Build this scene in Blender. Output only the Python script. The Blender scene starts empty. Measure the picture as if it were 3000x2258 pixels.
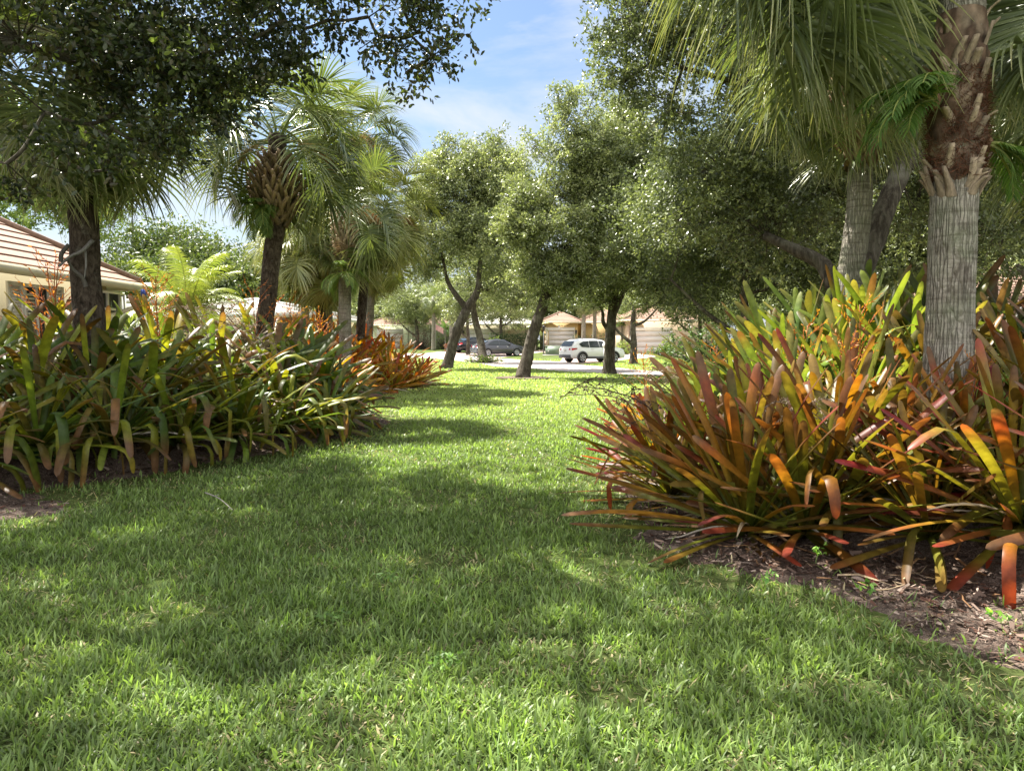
import bpy, bmesh, math, random
import numpy as np
from mathutils import Vector, Quaternion
PI = math.pi
R_ = math.radians
S = bpy.context.scene
C = S.collection

# ------------------------------------------------------------------ camera
PITCH = R_(3.54); CAMH = 1.6; FPX = 2166.0
cam = bpy.data.cameras.new('camera'); co = bpy.data.objects.new('camera', cam); C.objects.link(co)
co.location = (0, 0, CAMH); co.rotation_euler = (R_(90) - PITCH, 0, 0)
cam.sensor_width = 36; cam.lens = 36 * FPX / 3000; cam.clip_start = .05; cam.clip_end = 3000
S.camera = co
# ------------------------------------------------------------------ sky, sun, exposure
SUN_EL, SUN_AZ = R_(58), R_(-52)     # azimuth measured from +Y towards +X
w = bpy.data.worlds.new('World'); S.world = w; w.use_nodes = True
nt = w.node_tree; nt.nodes.clear()
out = nt.nodes.new('ShaderNodeOutputWorld'); bg = nt.nodes.new('ShaderNodeBackground')
sky = nt.nodes.new('ShaderNodeTexSky'); sky.sky_type = 'NISHITA'; sky.sun_disc = False
sky.sun_elevation = SUN_EL; sky.sun_rotation = SUN_AZ; sky.air_density = 1.3; sky.dust_density = 1.6; sky.ozone_density = 2.0
tc = nt.nodes.new('ShaderNodeTexCoord'); mp = nt.nodes.new('ShaderNodeMapping'); mp.inputs['Scale'].default_value = (1.2, 1.2, 4.5)
mp.inputs['Rotation'].default_value = (0, 0.18, 0.3)
n1 = nt.nodes.new('ShaderNodeTexNoise'); n1.inputs['Scale'].default_value = 2.6; n1.inputs['Detail'].default_value = 9; n1.inputs['Roughness'].default_value = .58; n1.inputs['Distortion'].default_value = .35
rp = nt.nodes.new('ShaderNodeValToRGB'); rp.color_ramp.elements[0].position = .42; rp.color_ramp.elements[0].color = (0.0, .0, .0, 1); rp.color_ramp.elements[1].position = .72; rp.color_ramp.elements[1].color = (.88, .88, .88, 1)
sep = nt.nodes.new('ShaderNodeSeparateXYZ')
hz = nt.nodes.new('ShaderNodeMapRange'); hz.inputs[1].default_value = 0.0; hz.inputs[2].default_value = .34; hz.inputs[3].default_value = .5; hz.inputs[4].default_value = 0.05
ad = nt.nodes.new('ShaderNodeMath'); ad.operation = 'ADD'; ad.use_clamp = True
mx = nt.nodes.new('ShaderNodeMixRGB'); mx.inputs['Color2'].default_value = (4.7, 4.9, 5.2, 1)
L = nt.links.new
L(tc.outputs['Generated'], mp.inputs['Vector']); L(mp.outputs[0], n1.inputs['Vector']); L(n1.outputs['Fac'], rp.inputs['Fac'])
L(tc.outputs['Generated'], sep.inputs[0]); L(sep.outputs['Z'], hz.inputs[0]); L(rp.outputs[0], ad.inputs[0]); L(hz.outputs[0], ad.inputs[1])
L(ad.outputs[0], mx.inputs['Fac']); hs = nt.nodes.new('ShaderNodeMixRGB'); hs.blend_type = 'MULTIPLY'; hs.inputs['Fac'].default_value = 1; hs.inputs['Color2'].default_value = (.68, .77, .88, 1); L(sky.outputs[0], hs.inputs['Color1']); L(hs.outputs[0], mx.inputs['Color1'])
# added bright cloud bank, unseen behind the camera, to lift fill in the shade
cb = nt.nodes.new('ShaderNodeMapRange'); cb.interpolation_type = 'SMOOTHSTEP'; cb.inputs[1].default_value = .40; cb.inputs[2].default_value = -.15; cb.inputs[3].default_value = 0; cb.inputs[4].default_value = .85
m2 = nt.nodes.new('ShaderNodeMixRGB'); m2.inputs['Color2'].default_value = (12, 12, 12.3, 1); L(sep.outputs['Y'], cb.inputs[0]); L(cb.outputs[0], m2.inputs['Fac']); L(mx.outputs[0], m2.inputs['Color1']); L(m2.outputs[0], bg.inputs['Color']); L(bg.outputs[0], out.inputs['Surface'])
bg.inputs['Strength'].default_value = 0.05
sd = bpy.data.lights.new('sun', 'SUN'); sd.energy = 5.0; sd.angle = R_(.55); sd.color = (1, .95, .86)
so = bpy.data.objects.new('sun', sd); C.objects.link(so)
SDIR = Vector((math.sin(SUN_AZ) * math.cos(SUN_EL), math.cos(SUN_AZ) * math.cos(SUN_EL), math.sin(SUN_EL)))
so.rotation_euler = SDIR.to_track_quat('Z', 'Y').to_euler(); so.location = (0, 0, 40)
S.view_settings.view_transform = 'Standard'; S.view_settings.look = 'None'; S.view_settings.exposure = 2.0; S.view_settings.gamma = 1
S.view_settings.use_curve_mapping = False
cy = S.cycles
cy.max_bounces = 7; cy.diffuse_bounces = 4; cy.glossy_bounces = 2; cy.transmission_bounces = 4; cy.transparent_max_bounces = 4
cy.sample_clamp_indirect = 4

# ------------------------------------------------------------------ geometry helpers
def V3(*a): return np.array(a, float)
def sstep(a, b, x):
    t = np.clip((np.asarray(x, float) - a) / (b - a), 0, 1); return t * t * (3 - 2 * t)
def gz(x, y): return .6 * sstep(50, 85, y) + 0 * np.asarray(x, float)
def P(px, py, Y):
    """world point at distance Y along the view for a point of the photograph"""
    u = (px - 1500) / FPX; v = (1129 - py) / FPX
    d = np.array([u, math.cos(PITCH) + v * math.sin(PITCH), -math.sin(PITCH) + v * math.cos(PITCH)])
    t = Y / d[1]; return np.array([0, 0, CAMH]) + d * t
def G(px, py):
    """ground point under a point of the photograph"""
    lo, hi = 1.0, 400.0
    for _ in range(50):
        m = (lo + hi) / 2; p = P(px, py, m)
        if p[2] > gz(p[0], p[1]): lo = m
        else: hi = m
    return P(px, py, lo)

def vnoise(p, seed=0):
    """cheap smooth value noise, p (N,3) -> (N,) in 0..1"""
    p = np.asarray(p, float); i = np.floor(p).astype(np.int64); f = p - i; f = f * f * (3 - 2 * f)
    def h(a, b, c):
        n = (a * 374761393 + b * 668265263 + c * 2147483647 + seed * 974634777) & 0xffffffff
        n = ((n ^ (n >> 13)) * 1274126177) & 0xffffffff
        return ((n ^ (n >> 16)) & 0xffff) / 65535.0
    x, y, z = i[:, 0], i[:, 1], i[:, 2]; r = 0
    for dx in (0, 1):
        for dy in (0, 1):
            for dz in (0, 1):
                wgt = (f[:, 0] if dx else 1 - f[:, 0]) * (f[:, 1] if dy else 1 - f[:, 1]) * (f[:, 2] if dz else 1 - f[:, 2])
                r = r + wgt * h(x + dx, y + dy, z + dz)
    return r

class MB:
    """collects shapes; build() links them as ONE mesh object"""
    def __init__(s): s.V = []; s.Q = []; s.T = []; s.C = []; s.MQ = []; s.MT = []; s.n = 0
    def add(s, V, Q=None, T=None, col=(1, 1, 1), mi=0):
        V = np.asarray(V, float).reshape(-1, 3); n = len(V)
        s.V.append(V)
        c = np.asarray(col, float)
        s.C.append(np.broadcast_to(c, (n, 3)) if c.ndim == 1 else c)
        if Q is not None and len(Q): Q = np.asarray(Q, np.int64).reshape(-1, 4); s.Q.append(Q + s.n); s.MQ.append(np.full(len(Q), mi))
        if T is not None and len(T): T = np.asarray(T, np.int64).reshape(-1, 3); s.T.append(T + s.n); s.MT.append(np.full(len(T), mi))
        s.n += n; return s
    def box(s, x0, x1, y0, y1, z0, z1, col=(1, 1, 1), mi=0):
        v = [(x, y, z) for z in (z0, z1) for y in (y0, y1) for x in (x0, x1)]
        return s.add(v, Q=[(0, 2, 3, 1), (4, 5, 7, 6), (0, 1, 5, 4), (2, 6, 7, 3), (0, 4, 6, 2), (1, 3, 7, 5)], col=col, mi=mi)
    def tube(s, pts, rad, n=8, col=(1, 1, 1), cap=True, mi=0, flare=None):
        V, Q, T = tube(pts, rad, n, cap); return s.add(V, Q=Q, T=T, col=col, mi=mi)
    def poly(s, pts, col=(1, 1, 1), mi=0):
        pts = np.asarray(pts, float); n = len(pts)
        return s.add(pts, T=[(0, i, i + 1) for i in range(1, n - 1)], col=col, mi=mi)
    def prism(s, pts2, y0, y1, axis=1, col=(1, 1, 1), mi=0):
        """pts2 convex outline in the plane across 'axis'"""
        def mk(p, t): q = list(p); q.insert(axis, t); return q
        a = [mk(p, y0) for p in pts2]; b = [mk(p, y1) for p in pts2]; n = len(pts2)
        Q = [(i, (i + 1) % n, n + (i + 1) % n, n + i) for i in range(n)]
        T = [(0, i + 1, i) for i in range(1, n - 1)] + [(n, n + i, n + i + 1) for i in range(1, n - 1)]
        return s.add(a + b, Q=Q, T=T, col=col, mi=mi)
    def build(s, name, mats, parent=None, smooth=False, loc=None):
        me = bpy.data.meshes.new(name)
        V = np.concatenate(s.V) if s.V else np.zeros((0, 3))
        if loc is not None: V = V - np.asarray(loc)
        Q = np.concatenate(s.Q) if s.Q else np.zeros((0, 4), np.int64); T = np.concatenate(s.T) if s.T else np.zeros((0, 3), np.int64)
        me.vertices.add(len(V)); me.vertices.foreach_set('co', V.astype(np.float32).ravel())
        nl = len(Q) * 4 + len(T) * 3; me.loops.add(nl); me.loops.foreach_set('vertex_index', np.concatenate([Q.ravel(), T.ravel()]).astype(np.int32))
        nf = len(Q) + len(T); me.polygons.add(nf)
        ls = np.concatenate([np.arange(len(Q)) * 4, len(Q) * 4 + np.arange(len(T)) * 3]).astype(np.int32)
        me.polygons.foreach_set('loop_start', ls)
        mi = np.concatenate(s.MQ + s.MT) if (s.MQ or s.MT) else np.zeros(0)
        me.polygons.foreach_set('material_index', mi.astype(np.int32))
        me.update(calc_edges=True)
        if smooth: me.polygons.foreach_set('use_smooth', np.ones(nf, bool))
        at = me.color_attributes.new('col', 'FLOAT_COLOR', 'POINT')
        cc = np.ones((len(V), 4), np.float32); cc[:, :3] = np.concatenate(s.C) if s.C else 1
        at.data.foreach_set('color', cc.ravel())
        for m in (mats if isinstance(mats, (list, tuple)) else [mats]): me.materials.append(m)
        o = bpy.data.objects.new(name, me); C.objects.link(o)
        if parent is not None: o.parent = parent
        if loc is not None: o.location = loc
        return o

def nrm(a): return a / np.maximum(np.linalg.norm(a, axis=-1, keepdims=True), 1e-9)
def tube(pts, rad, n=8, cap=True):
    pts = np.asarray(pts, float); m = len(pts); rad = np.broadcast_to(np.asarray(rad, float), (m,))
    t = nrm(np.gradient(pts, axis=0))
    a = np.array([0, 1, 0.]) if abs(t[0][2]) > .8 else np.array([0, 0, 1.])
    V = np.zeros((m, n, 3)); ang = np.arange(n) / n * 2 * PI
    u = None
    for i in range(m):
        if u is None: u = nrm(np.cross(t[i], a))
        else: u = nrm(u - t[i] * np.dot(u, t[i]))
        v = np.cross(t[i], u)
        V[i] = pts[i] + rad[i] * (np.cos(ang)[:, None] * u + np.sin(ang)[:, None] * v)
    idx = np.arange(m * n).reshape(m, n)
    Q = np.stack([idx[:-1], np.roll(idx[:-1], -1, 1), np.roll(idx[1:], -1, 1), idx[1:]], -1).reshape(-1, 4)
    V = V.reshape(-1, 3); T = []
    if cap:
        V = np.vstack([V, pts[-1], pts[0]]); e = m * n
        T = [(e, idx[-1][i], idx[-1][(i + 1) % n]) for i in range(n)] + [(e + 1, idx[0][(i + 1) % n], idx[0][i]) for i in range(n)]
    return V, Q, T
def bez(p, n=10):
    """smooth curve through control points (Catmull-Rom)"""
    p = [np.asarray(q, float) for q in p]; p = [2 * p[0] - p[1]] + p + [2 * p[-1] - p[-2]]; o = []
    for i in range(1, len(p) - 2):
        for k in range(n):
            t = k / n; o.append(.5 * ((2 * p[i]) + (-p[i - 1] + p[i + 1]) * t + (2 * p[i - 1] - 5 * p[i] + 4 * p[i + 1] - p[i + 2]) * t * t + (-p[i - 1] + 3 * p[i] - 3 * p[i + 1] + p[i + 2]) * t ** 3))
    o.append(p[-2]); return np.array(o)
def tubes(A, B, ra, rb, n=4, mid=None):
    """many straight/bent thin tubes at once; A,B (N,3)"""
    N = len(A); pts = [A, B] if mid is None else [A, mid, B]; rs = [ra, rb] if mid is None else [ra, (ra + rb) / 2, rb]
    d = nrm(B - A); a = np.where(np.abs(d[:, 2:3]) > .8, np.array([[1., 0, 0]]), np.array([[0, 0, 1.]]))
    u = nrm(np.cross(d, a)); v = np.cross(d, u); m = len(pts)
    V = np.zeros((N, m, n, 3)); ang = np.arange(n) / n * 2 * PI
    for i in range(m):
        V[:, i] = pts[i][:, None] + np.reshape(np.broadcast_to(rs[i], (N,)), (N, 1, 1)) * (np.cos(ang)[None, :, None] * u[:, None] + np.sin(ang)[None, :, None] * v[:, None])
    idx = np.arange(N * m * n).reshape(N, m, n)
    Q = np.stack([idx[:, :-1], np.roll(idx[:, :-1], -1, 2), np.roll(idx[:, 1:], -1, 2), idx[:, 1:]], -1).reshape(-1, 4)
    return V.reshape(-1, 3), Q
def strips(Pt, side, hw, fold=None, nr=None):
    """ribbons: Pt (N,K,3), side (N,K,3), hw (N,K); fold = depth of the centre line (N,K) along nr"""
    N, K, _ = Pt.shape; hw = np.broadcast_to(hw, (N, K))
    if fold is None:
        V = np.stack([Pt - side * hw[..., None], Pt + side * hw[..., None]], 2); c = 2
    else:
        V = np.stack([Pt - side * hw[..., None], Pt - nr * np.broadcast_to(fold, (N, K))[..., None], Pt + side * hw[..., None]], 2); c = 3
    idx = np.arange(N * K * c).reshape(N, K, c)
    Q = np.stack([idx[:, :-1, :-1], idx[:, :-1, 1:], idx[:, 1:, 1:], idx[:, 1:, :-1]], -1).reshape(-1, 4)
    return V.reshape(-1, 3), Q, c

def tag(o, label=None, cat=None, group=None, kind=None):
    if label: o['label'] = label
    if cat: o['category'] = cat
    if group: o['group'] = group
    if kind: o['kind'] = kind
    return o
def empty(name, loc, rz=0, label=None, cat=None, group=None):
    o = bpy.data.objects.new(name, None); C.objects.link(o); o.location = loc; o.rotation_euler = (0, 0, rz); o.empty_display_size = .2
    return tag(o, label, cat, group)
def inst(src, parent, loc=(0, 0, 0), rot=(0, 0, 0), sc=1, name=None):
    o = src.copy(); C.objects.link(o); o.parent = parent; o.location = loc; o.rotation_euler = rot; o.scale = (sc, sc, sc) if not hasattr(sc, '__len__') else sc
    if name: o.name = name
    return o
def copy_tree(o, parent=None):
    c = o.copy(); C.objects.link(c); c.parent = parent
    for ch in list(o.children): copy_tree(ch, c)
    return c

# ------------------------------------------------------------------ materials
def newmat(name):
    m = bpy.data.materials.new(name); m.use_nodes = True; t = m.node_tree; t.nodes.clear()
    o = t.nodes.new('ShaderNodeOutputMaterial'); b = t.nodes.new('ShaderNodeBsdfPrincipled'); t.links.new(b.outputs[0], o.inputs[0])
    return m, t, b, o
def mixc(t, fac, a, b, mode='MIX'):
    n = t.nodes.new('ShaderNodeMix'); n.data_type = 'RGBA'; n.blend_type = mode
    for k, v in ((0, fac), (6, a), (7, b)):
        if isinstance(v, bpy.types.NodeSocket): t.links.new(v, n.inputs[k])
        else: n.inputs[k].default_value = v if k == 0 or len(v) == 4 else (*v, 1)
    return n.outputs[2]
def noise(t, scale, detail=4, rough=.55, coord='Object', sc=(1, 1, 1), dist=0):
    c = t.nodes.new('ShaderNodeTexCoord'); m = t.nodes.new('ShaderNodeMapping'); m.inputs['Scale'].default_value = sc
    n = t.nodes.new('ShaderNodeTexNoise'); n.inputs['Scale'].default_value = scale; n.inputs['Detail'].default_value = detail; n.inputs['Roughness'].default_value = rough; n.inputs['Distortion'].default_value = dist
    t.links.new(c.outputs[coord], m.inputs[0]); t.links.new(m.outputs[0], n.inputs['Vector']); return n.outputs['Fac']
def ramp(t, f, stops):
    r = t.nodes.new('ShaderNodeValToRGB'); e = r.color_ramp.elements
    while len(e) < len(stops): e.new(.5)
    for k, (p, c) in enumerate(stops): e[k].position = p; e[k].color = (*c, 1) if hasattr(c, '__len__') else (c, c, c, 1)
    t.links.new(f, r.inputs[0]); return r.outputs[0]
def bump(t, b, h, strength=.4, dist=.01):
    n = t.nodes.new('ShaderNodeBump'); n.inputs['Strength'].default_value = strength; n.inputs['Distance'].default_value = dist
    t.links.new(h, n.inputs['Height']); t.links.new(n.outputs[0], b.inputs['Normal'])
def attr(t, name='col'):
    n = t.nodes.new('ShaderNodeAttribute'); n.attribute_name = name; return n.outputs['Color']
def leafmat(name, trans=.35, rough=.42, tcol=(1.5, 1.7, .7), spec=.5, blotch=0, bsc=60, sheen=0):
    m, t, b, o = newmat(name); c = attr(t)
    if blotch:
        f = ramp(t, noise(t, bsc, 5, .6), [(.35, 1 - blotch), (.65, 1)])
        c = mixc(t, 1.0, c, f, 'MULTIPLY')
    t.links.new(c, b.inputs['Base Color']); b.inputs['Roughness'].default_value = rough; b.inputs['Specular IOR Level'].default_value = spec
    tr = t.nodes.new('ShaderNodeBsdfTranslucent'); t.links.new(mixc(t, 1.0, c, tcol, 'MULTIPLY'), tr.inputs['Color'])
    ms = t.nodes.new('ShaderNodeMixShader'); ms.inputs[0].default_value = trans
    t.links.new(b.outputs[0], ms.inputs[1]); t.links.new(tr.outputs[0], ms.inputs[2]); t.links.new(ms.outputs[0], o.inputs[0])
    return m
def solid(name, col, rough=.6, var=.12, vs=3, metal=0, bs=0, bsc=40, spec=.5, stain=None):
    m, t, b, o = newmat(name)
    f = noise(t, vs, 6, .6)
    c = mixc(t, f, tuple(x * (1 - var) for x in col), tuple(min(1, x * (1 + var)) for x in col))
    t.links.new(c, b.inputs['Base Color']); b.inputs['Roughness'].default_value = rough; b.inputs['Metallic'].default_value = metal; b.inputs['Specular IOR Level'].default_value = spec
    if bs: bump(t, b, noise(t, bsc, 4), bs, .01)
    return m
M = {}
M['grass'] = leafmat('grass_blade', .42, .45, (1.55, 1.7, .8), .35)
M['brom'] = leafmat('bromeliad_leaf', .34, .40, (1.8, 1.6, .6), .25, .42, 13)
M['oakleaf'] = leafmat('oak_leaf', .22, .40, (1.4, 1.5, .7), .5)
M['oakfar'] = leafmat('distant_oak_leaf', .26, .42, (1.3, 1.4, .75), .5)
M['palm'] = leafmat('palm_leaflet', .2, .34, (1.4, 1.5, .6), .6)
M['fern'] = leafmat('fern_leaflet', .35, .5, (1.6, 1.9, .6), .3)
M['straw'] = leafmat('dry_plant', .15, .8, (1.2, 1.1, .9), .1)
def bark(name, ca, cb, cc, sc=(6, 6, 1.2), s=3.0, bs=1.0, lichen=None):
    m, t, b, o = newmat(name); f = noise(t, s, 8, .65, sc=sc, dist=.4); g = noise(t, 2.2, 4, .6)
    c = ramp(t, f, [(.3, ca), (.5, cb), (.72, cc)])
    if lichen: c = mixc(t, ramp(t, g, [(.5, 0), (.68, .8)]), c, lichen)
    t.links.new(c, b.inputs['Base Color']); b.inputs['Roughness'].default_value = .9; b.inputs['Specular IOR Level'].default_value = .15
    bump(t, b, f, bs, .03); return m
M['oakbark'] = bark('oak_bark', (.022, .017, .012), (.07, .058, .043), (.16, .138, .11), lichen=(.17, .16, .12))
# palm trunk: fine vertical cracks and faint rings
m, t, b, o = newmat('palm_trunk')
def vor(t, sc, rnd=1.0):
    c = t.nodes.new('ShaderNodeTexCoord'); m_ = t.nodes.new('ShaderNodeMapping'); m_.inputs['Scale'].default_value = sc
    n_ = t.nodes.new('ShaderNodeTexNoise'); n_.inputs['Scale'].default_value = 7; n_.inputs['Detail'].default_value = 3
    a_ = t.nodes.new('ShaderNodeVectorMath'); a_.operation = 'MULTIPLY_ADD'; a_.inputs[1].default_value = (.9, .9, .6)
    v_ = t.nodes.new('ShaderNodeTexVoronoi'); v_.feature = 'DISTANCE_TO_EDGE'; v_.inputs['Scale'].default_value = 1; v_.inputs['Randomness'].default_value = rnd
    t.links.new(c.outputs['Object'], m_.inputs[0]); t.links.new(c.outputs['Object'], n_.inputs['Vector']); t.links.new(n_.outputs['Color'], a_.inputs[0]); t.links.new(m_.outputs[0], a_.inputs[2]); t.links.new(a_.outputs[0], v_.inputs['Vector']); return v_.outputs['Distance']
e1 = vor(t, (34, 34, 3.0)); f2 = noise(t, 3, 5, .6, sc=(.5, .5, 8)); f3 = noise(t, 1.8, 5, .65); f4 = noise(t, 22, 6, .7, sc=(1.5, 1.5, .7)); f5 = noise(t, 3.2, 5, .6)
c = ramp(t, f4, [(.3, (.18, .158, .13)), (.5, (.30, .27, .222)), (.72, (.43, .395, .335))])
c = mixc(t, ramp(t, e1, [(.0, .5), (.09, 0)]), c, (.075, .062, .047)); c = mixc(t, ramp(t, f2, [(.38, .6), (.48, 0)]), c, (.11, .09, .068)); c = mixc(t, ramp(t, f3, [(.48, 0), (.66, .75)]), c, (.15, .165, .10)); c = mixc(t, ramp(t, f5, [(.54, 0), (.66, .75)]), c, (.09, .072, .055))
t.links.new(c, b.inputs['Base Color']); b.inputs['Roughness'].default_value = .9; b.inputs['Specular IOR Level'].default_value = .15
h1 = ramp(t, e1, [(.0, 0), (.16, .8)]); ma = t.nodes.new('ShaderNodeMath'); ma.operation = 'ADD'; t.links.new(h1, ma.inputs[0]); t.links.new(f2, ma.inputs[1]); bump(t, b, ma.outputs[0], 1.0, .018)
M['palmtrunk'] = m
m, t, b, o = newmat('old_palm_trunk')
f1 = noise(t, 7, 8, .7, sc=(2.5, 2.5, 1.1), dist=.8); f3 = noise(t, 5, 5, .7)
c = ramp(t, f1, [(.36, (.018, .014, .010)), (.5, (.062, .047, .035)), (.72, (.15, .12, .095))])
c = mixc(t, ramp(t, f3, [(.56, 0), (.7, .6)]), c, (.22, .21, .17))
t.links.new(c, b.inputs['Base Color']); b.inputs['Roughness'].default_value = .92; b.inputs['Specular IOR Level'].default_value = .1; bump(t, b, f1, 1, .03)
M['palmtrunkdark'] = m
def vcol(name, rough=.85, s=12, var=.3, sc=(1, 1, 1), bs=.6):
    m, t, b, o = newmat(name); f = noise(t, s, 6, .65, sc=sc)
    t.links.new(mixc(t, 1.0, attr(t), ramp(t, f, [(.3, 1 - var), (.7, 1 + var)]), 'MULTIPLY'), b.inputs['Base Color'])
    b.inputs['Roughness'].default_value = rough; b.inputs['Specular IOR Level'].default_value = .2; bump(t, b, f, bs, .01); return m
M['boot'] = vcol('palm_boot', .85, 14, .35, (4, 4, 1))
M['wood'] = vcol('dry_stem', .9, 20, .3)
M['stucco_cream'] = solid('cream_stucco', (.36, .32, .21), .9, .06, 1.5, bs=.15)
M['stucco_yellow'] = solid('yellow_stucco', (.58, .42, .19), .9, .06, 1.5)
M['stucco_green'] = solid('pale_green_stucco', (.44, .47, .31), .9, .06, 1.5)
M['stucco_beige'] = solid('beige_stucco', (.52, .41, .29), .9, .06, 1.5)
M['trim'] = solid('white_trim', (.76, .74, .68), .6, .05, 2)
M['creamtrim'] = solid('cream_trim', (.64, .58, .43), .6, .06, 2)
M['garage'] = solid('white_garage_door', (.62, .58, .55), .5, .03, 2)
M['whiteroof'] = solid('white_roof_tile', (.55, .53, .49), .7, .08, 2)
M['stone'] = solid('stacked_stone', (.42, .30, .22), .9, .4, 9, bs=.5)
M['glass'] = solid('dark_window_glass', (.035, .045, .045), .08, .3, 1)
M['darkmetal'] = solid('dark_metal', (.025, .022, .02), .45, .2, 4)
M['whitepaint'] = solid('white_paint', (.78, .78, .76), .45, .05, 3)
M['greenbox'] = solid('utility_green', (.16, .21, .15), .5, .08, 3)
M['concrete'] = solid('concrete', (.45, .42, .38), .9, .12, 3, bs=.2)
def rooftile(name, ca, cb):
    m, t, b, o = newmat(name)
    bn = t.nodes.new('ShaderNodeTexBrick'); bn.inputs['Scale'].default_value = 1; bn.inputs['Mortar Size'].default_value = .01; bn.inputs['Brick Width'].default_value = .28; bn.inputs['Row Height'].default_value = .33
    f = noise(t, 2.2, 7, .7); g = noise(t, 14, 3, .6)
    c = mixc(t, f, ca, cb); c = mixc(t, 1.0, c, ramp(t, g, [(.35, .8), (.65, 1.1)]), 'MULTIPLY')
    t.links.new(c, b.inputs['Base Color']); b.inputs['Roughness'].default_value = .85; bump(t, b, g, .4, .01); return m
M['pinktile'] = rooftile('pink_roof_tile', (.20, .115, .08), (.33, .215, .155))
# mulch
m, t, b, o = newmat('mulch'); f = noise(t, 34, 9, .75, dist=1.5); g = noise(t, 2.3, 5, .6); h = noise(t, 120, 4, .7)
c = ramp(t, f, [(.36, (.018, .012, .010)), (.5, (.085, .058, .046)), (.66, (.30, .23, .19))])
c = mixc(t, ramp(t, g, [(.4, 0), (.65, .65)]), c, ramp(t, h, [(.38, (.05, .036, .028)), (.6, (.36, .29, .23))]))
t.links.new(c, b.inputs['Base Color']); b.inputs['Roughness'].default_value = 1; b.inputs['Specular IOR Level'].default_value = .1; bump(t, b, f, 1, .03); M['mulch'] = m
# lawn soil under the blades
m, t, b, o = newmat('lawn_base'); f = noise(t, 26, 9, .7); g = noise(t, .55, 6, .65); h = noise(t, 5, 6, .65)
c = ramp(t, f, [(.34, (.025, .03, .012)), (.55, (.07, .085, .03)), (.7, (.16, .17, .07))])
c = mixc(t, ramp(t, g, [(.35, 0), (.7, .55)]), c, (.15, .22, .05)); c = mixc(t, ramp(t, h, [(.55, 0), (.75, .5)]), c, (.17, .17, .08))
t.links.new(c, b.inputs['Base Color']); b.inputs['Roughness'].default_value = 1; b.inputs['Specular IOR Level'].default_value = .05; bump(t, b, f, 1, .04); M['lawn'] = m
def paving(name, a, bb, jw):
    m, t, b, o = newmat(name); f = noise(t, 1.1, 7, .65); g = noise(t, 40, 4, .6)
    c = mixc(t, f, a, bb); c = mixc(t, 1.0, c, ramp(t, g, [(.3, .8), (.7, 1.12)]), 'MULTIPLY')
    co_ = t.nodes.new('ShaderNodeTexCoord'); bn = t.nodes.new('ShaderNodeTexBrick'); bn.inputs['Scale'].default_value = 1 / jw; bn.inputs['Mortar Size'].default_value = .02
    bn.inputs['Color1'].default_value = (1, 1, 1, 1); bn.inputs['Color2'].default_value = (.86, .84, .84, 1); bn.inputs['Mortar'].default_value = (.6, .58, .56, 1)
    t.links.new(co_.outputs['Object'], bn.inputs['Vector']); c = mixc(t, 1.0, c, bn.outputs['Color'], 'MULTIPLY')
    t.links.new(c, b.inputs['Base Color']); b.inputs['Roughness'].default_value = .9; return m
M['road'] = paving('pinkish_road', (.47, .40, .36), (.60, .52, .47), .5)
M['drive'] = paving('brick_pavers', (.50, .36, .30), (.62, .48, .41), .25)
# ------------------------------------------------------------------ ground
RBED = [(1.2, 8.8), (1.05, 7.4), (1.1, 6.3), (1.3, 5.5), (1.75, 4.8), (2.15, 4.3), (2.5, 3.65), (3.1, 2.9), (7.5, 2.2), (15, 6), (16, 18), (8, 22), (4.2, 20.5), (2.9, 17.5), (2.2, 14), (1.75, 11)]
LBED = [(-5.0, 8.0), (-4.1, 9.0), (-3.3, 10.6), (-2.45, 12.6), (-2.5, 14.5), (-3.6, 17.5), (-4.2, 21), (-2.9, 25.8), (-3.1, 28.5), (-5.5, 31), (-9.2, 30.5), (-9.0, 18), (-9.0, 6.2), (-7.0, 6.0), (-5.9, 6.9)]
def sdist(poly, x, y):
    """signed distance, positive inside"""
    p = np.array(poly); q = np.roll(p, -1, 0); d = np.full(x.shape, 1e9); ins = np.zeros(x.shape, bool)
    for a, b in zip(p, q):
        e = b - a; t = np.clip(((x - a[0]) * e[0] + (y - a[1]) * e[1]) / (e @ e), 0, 1)
        d = np.minimum(d, np.hypot(x - a[0] - t * e[0], y - a[1] - t * e[1]))
        c = ((a[1] > y) != (b[1] > y)); ins ^= c & (x < (b[0] - a[0]) * (y - a[1]) / (b[1] - a[1] + 1e-12) + a[0])
    return np.where(ins, d, -d)
def wob(x, y):
    p = np.stack([x * 1.7, y * 1.7, 0 * x + 3], -1).reshape(-1, 3); q = p * 3.7
    return ((vnoise(p, 5) - .5) * .34 + (vnoise(q, 9) - .5) * .16).reshape(x.shape)
def mound(poly, hmax, x, y):
    d = sdist(poly, x, y) + wob(x, y); h = np.where(d < 0, d * .35, .015 + hmax * (1 - np.exp(-np.maximum(d - (1.1 if hmax < .97 else .4), 0) / 1.6)))
    return np.where(d < -.05, d * .25, h), d
HR, HL = .95, 1.0
def bedz(x, y):
    x = np.asarray(x, float).reshape(-1); y = np.asarray(y, float).reshape(-1)
    a, da = mound(RBED, HR, x, y); b, db = mound(LBED, HL, x, y)
    return np.where(da > 0, a, np.where(db > 0, b, 0))
ax = lambda far, near, n: np.concatenate([-np.geomspace(near, far, n)[::-1], np.linspace(-near, near, 41)[1:-1], np.geomspace(near, far, n)])
gx = ax(1200, 20, 16); gy = np.concatenate([-np.geomspace(5, 800, 12)[::-1], np.arange(-4, 100, 2.0), np.geomspace(100, 1500, 14)])
X, Y = np.meshgrid(gx, gy); Z = gz(X, Y)
mb = MB(); n0, n1_ = X.shape; idx = np.arange(n0 * n1_).reshape(n0, n1_)
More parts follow.
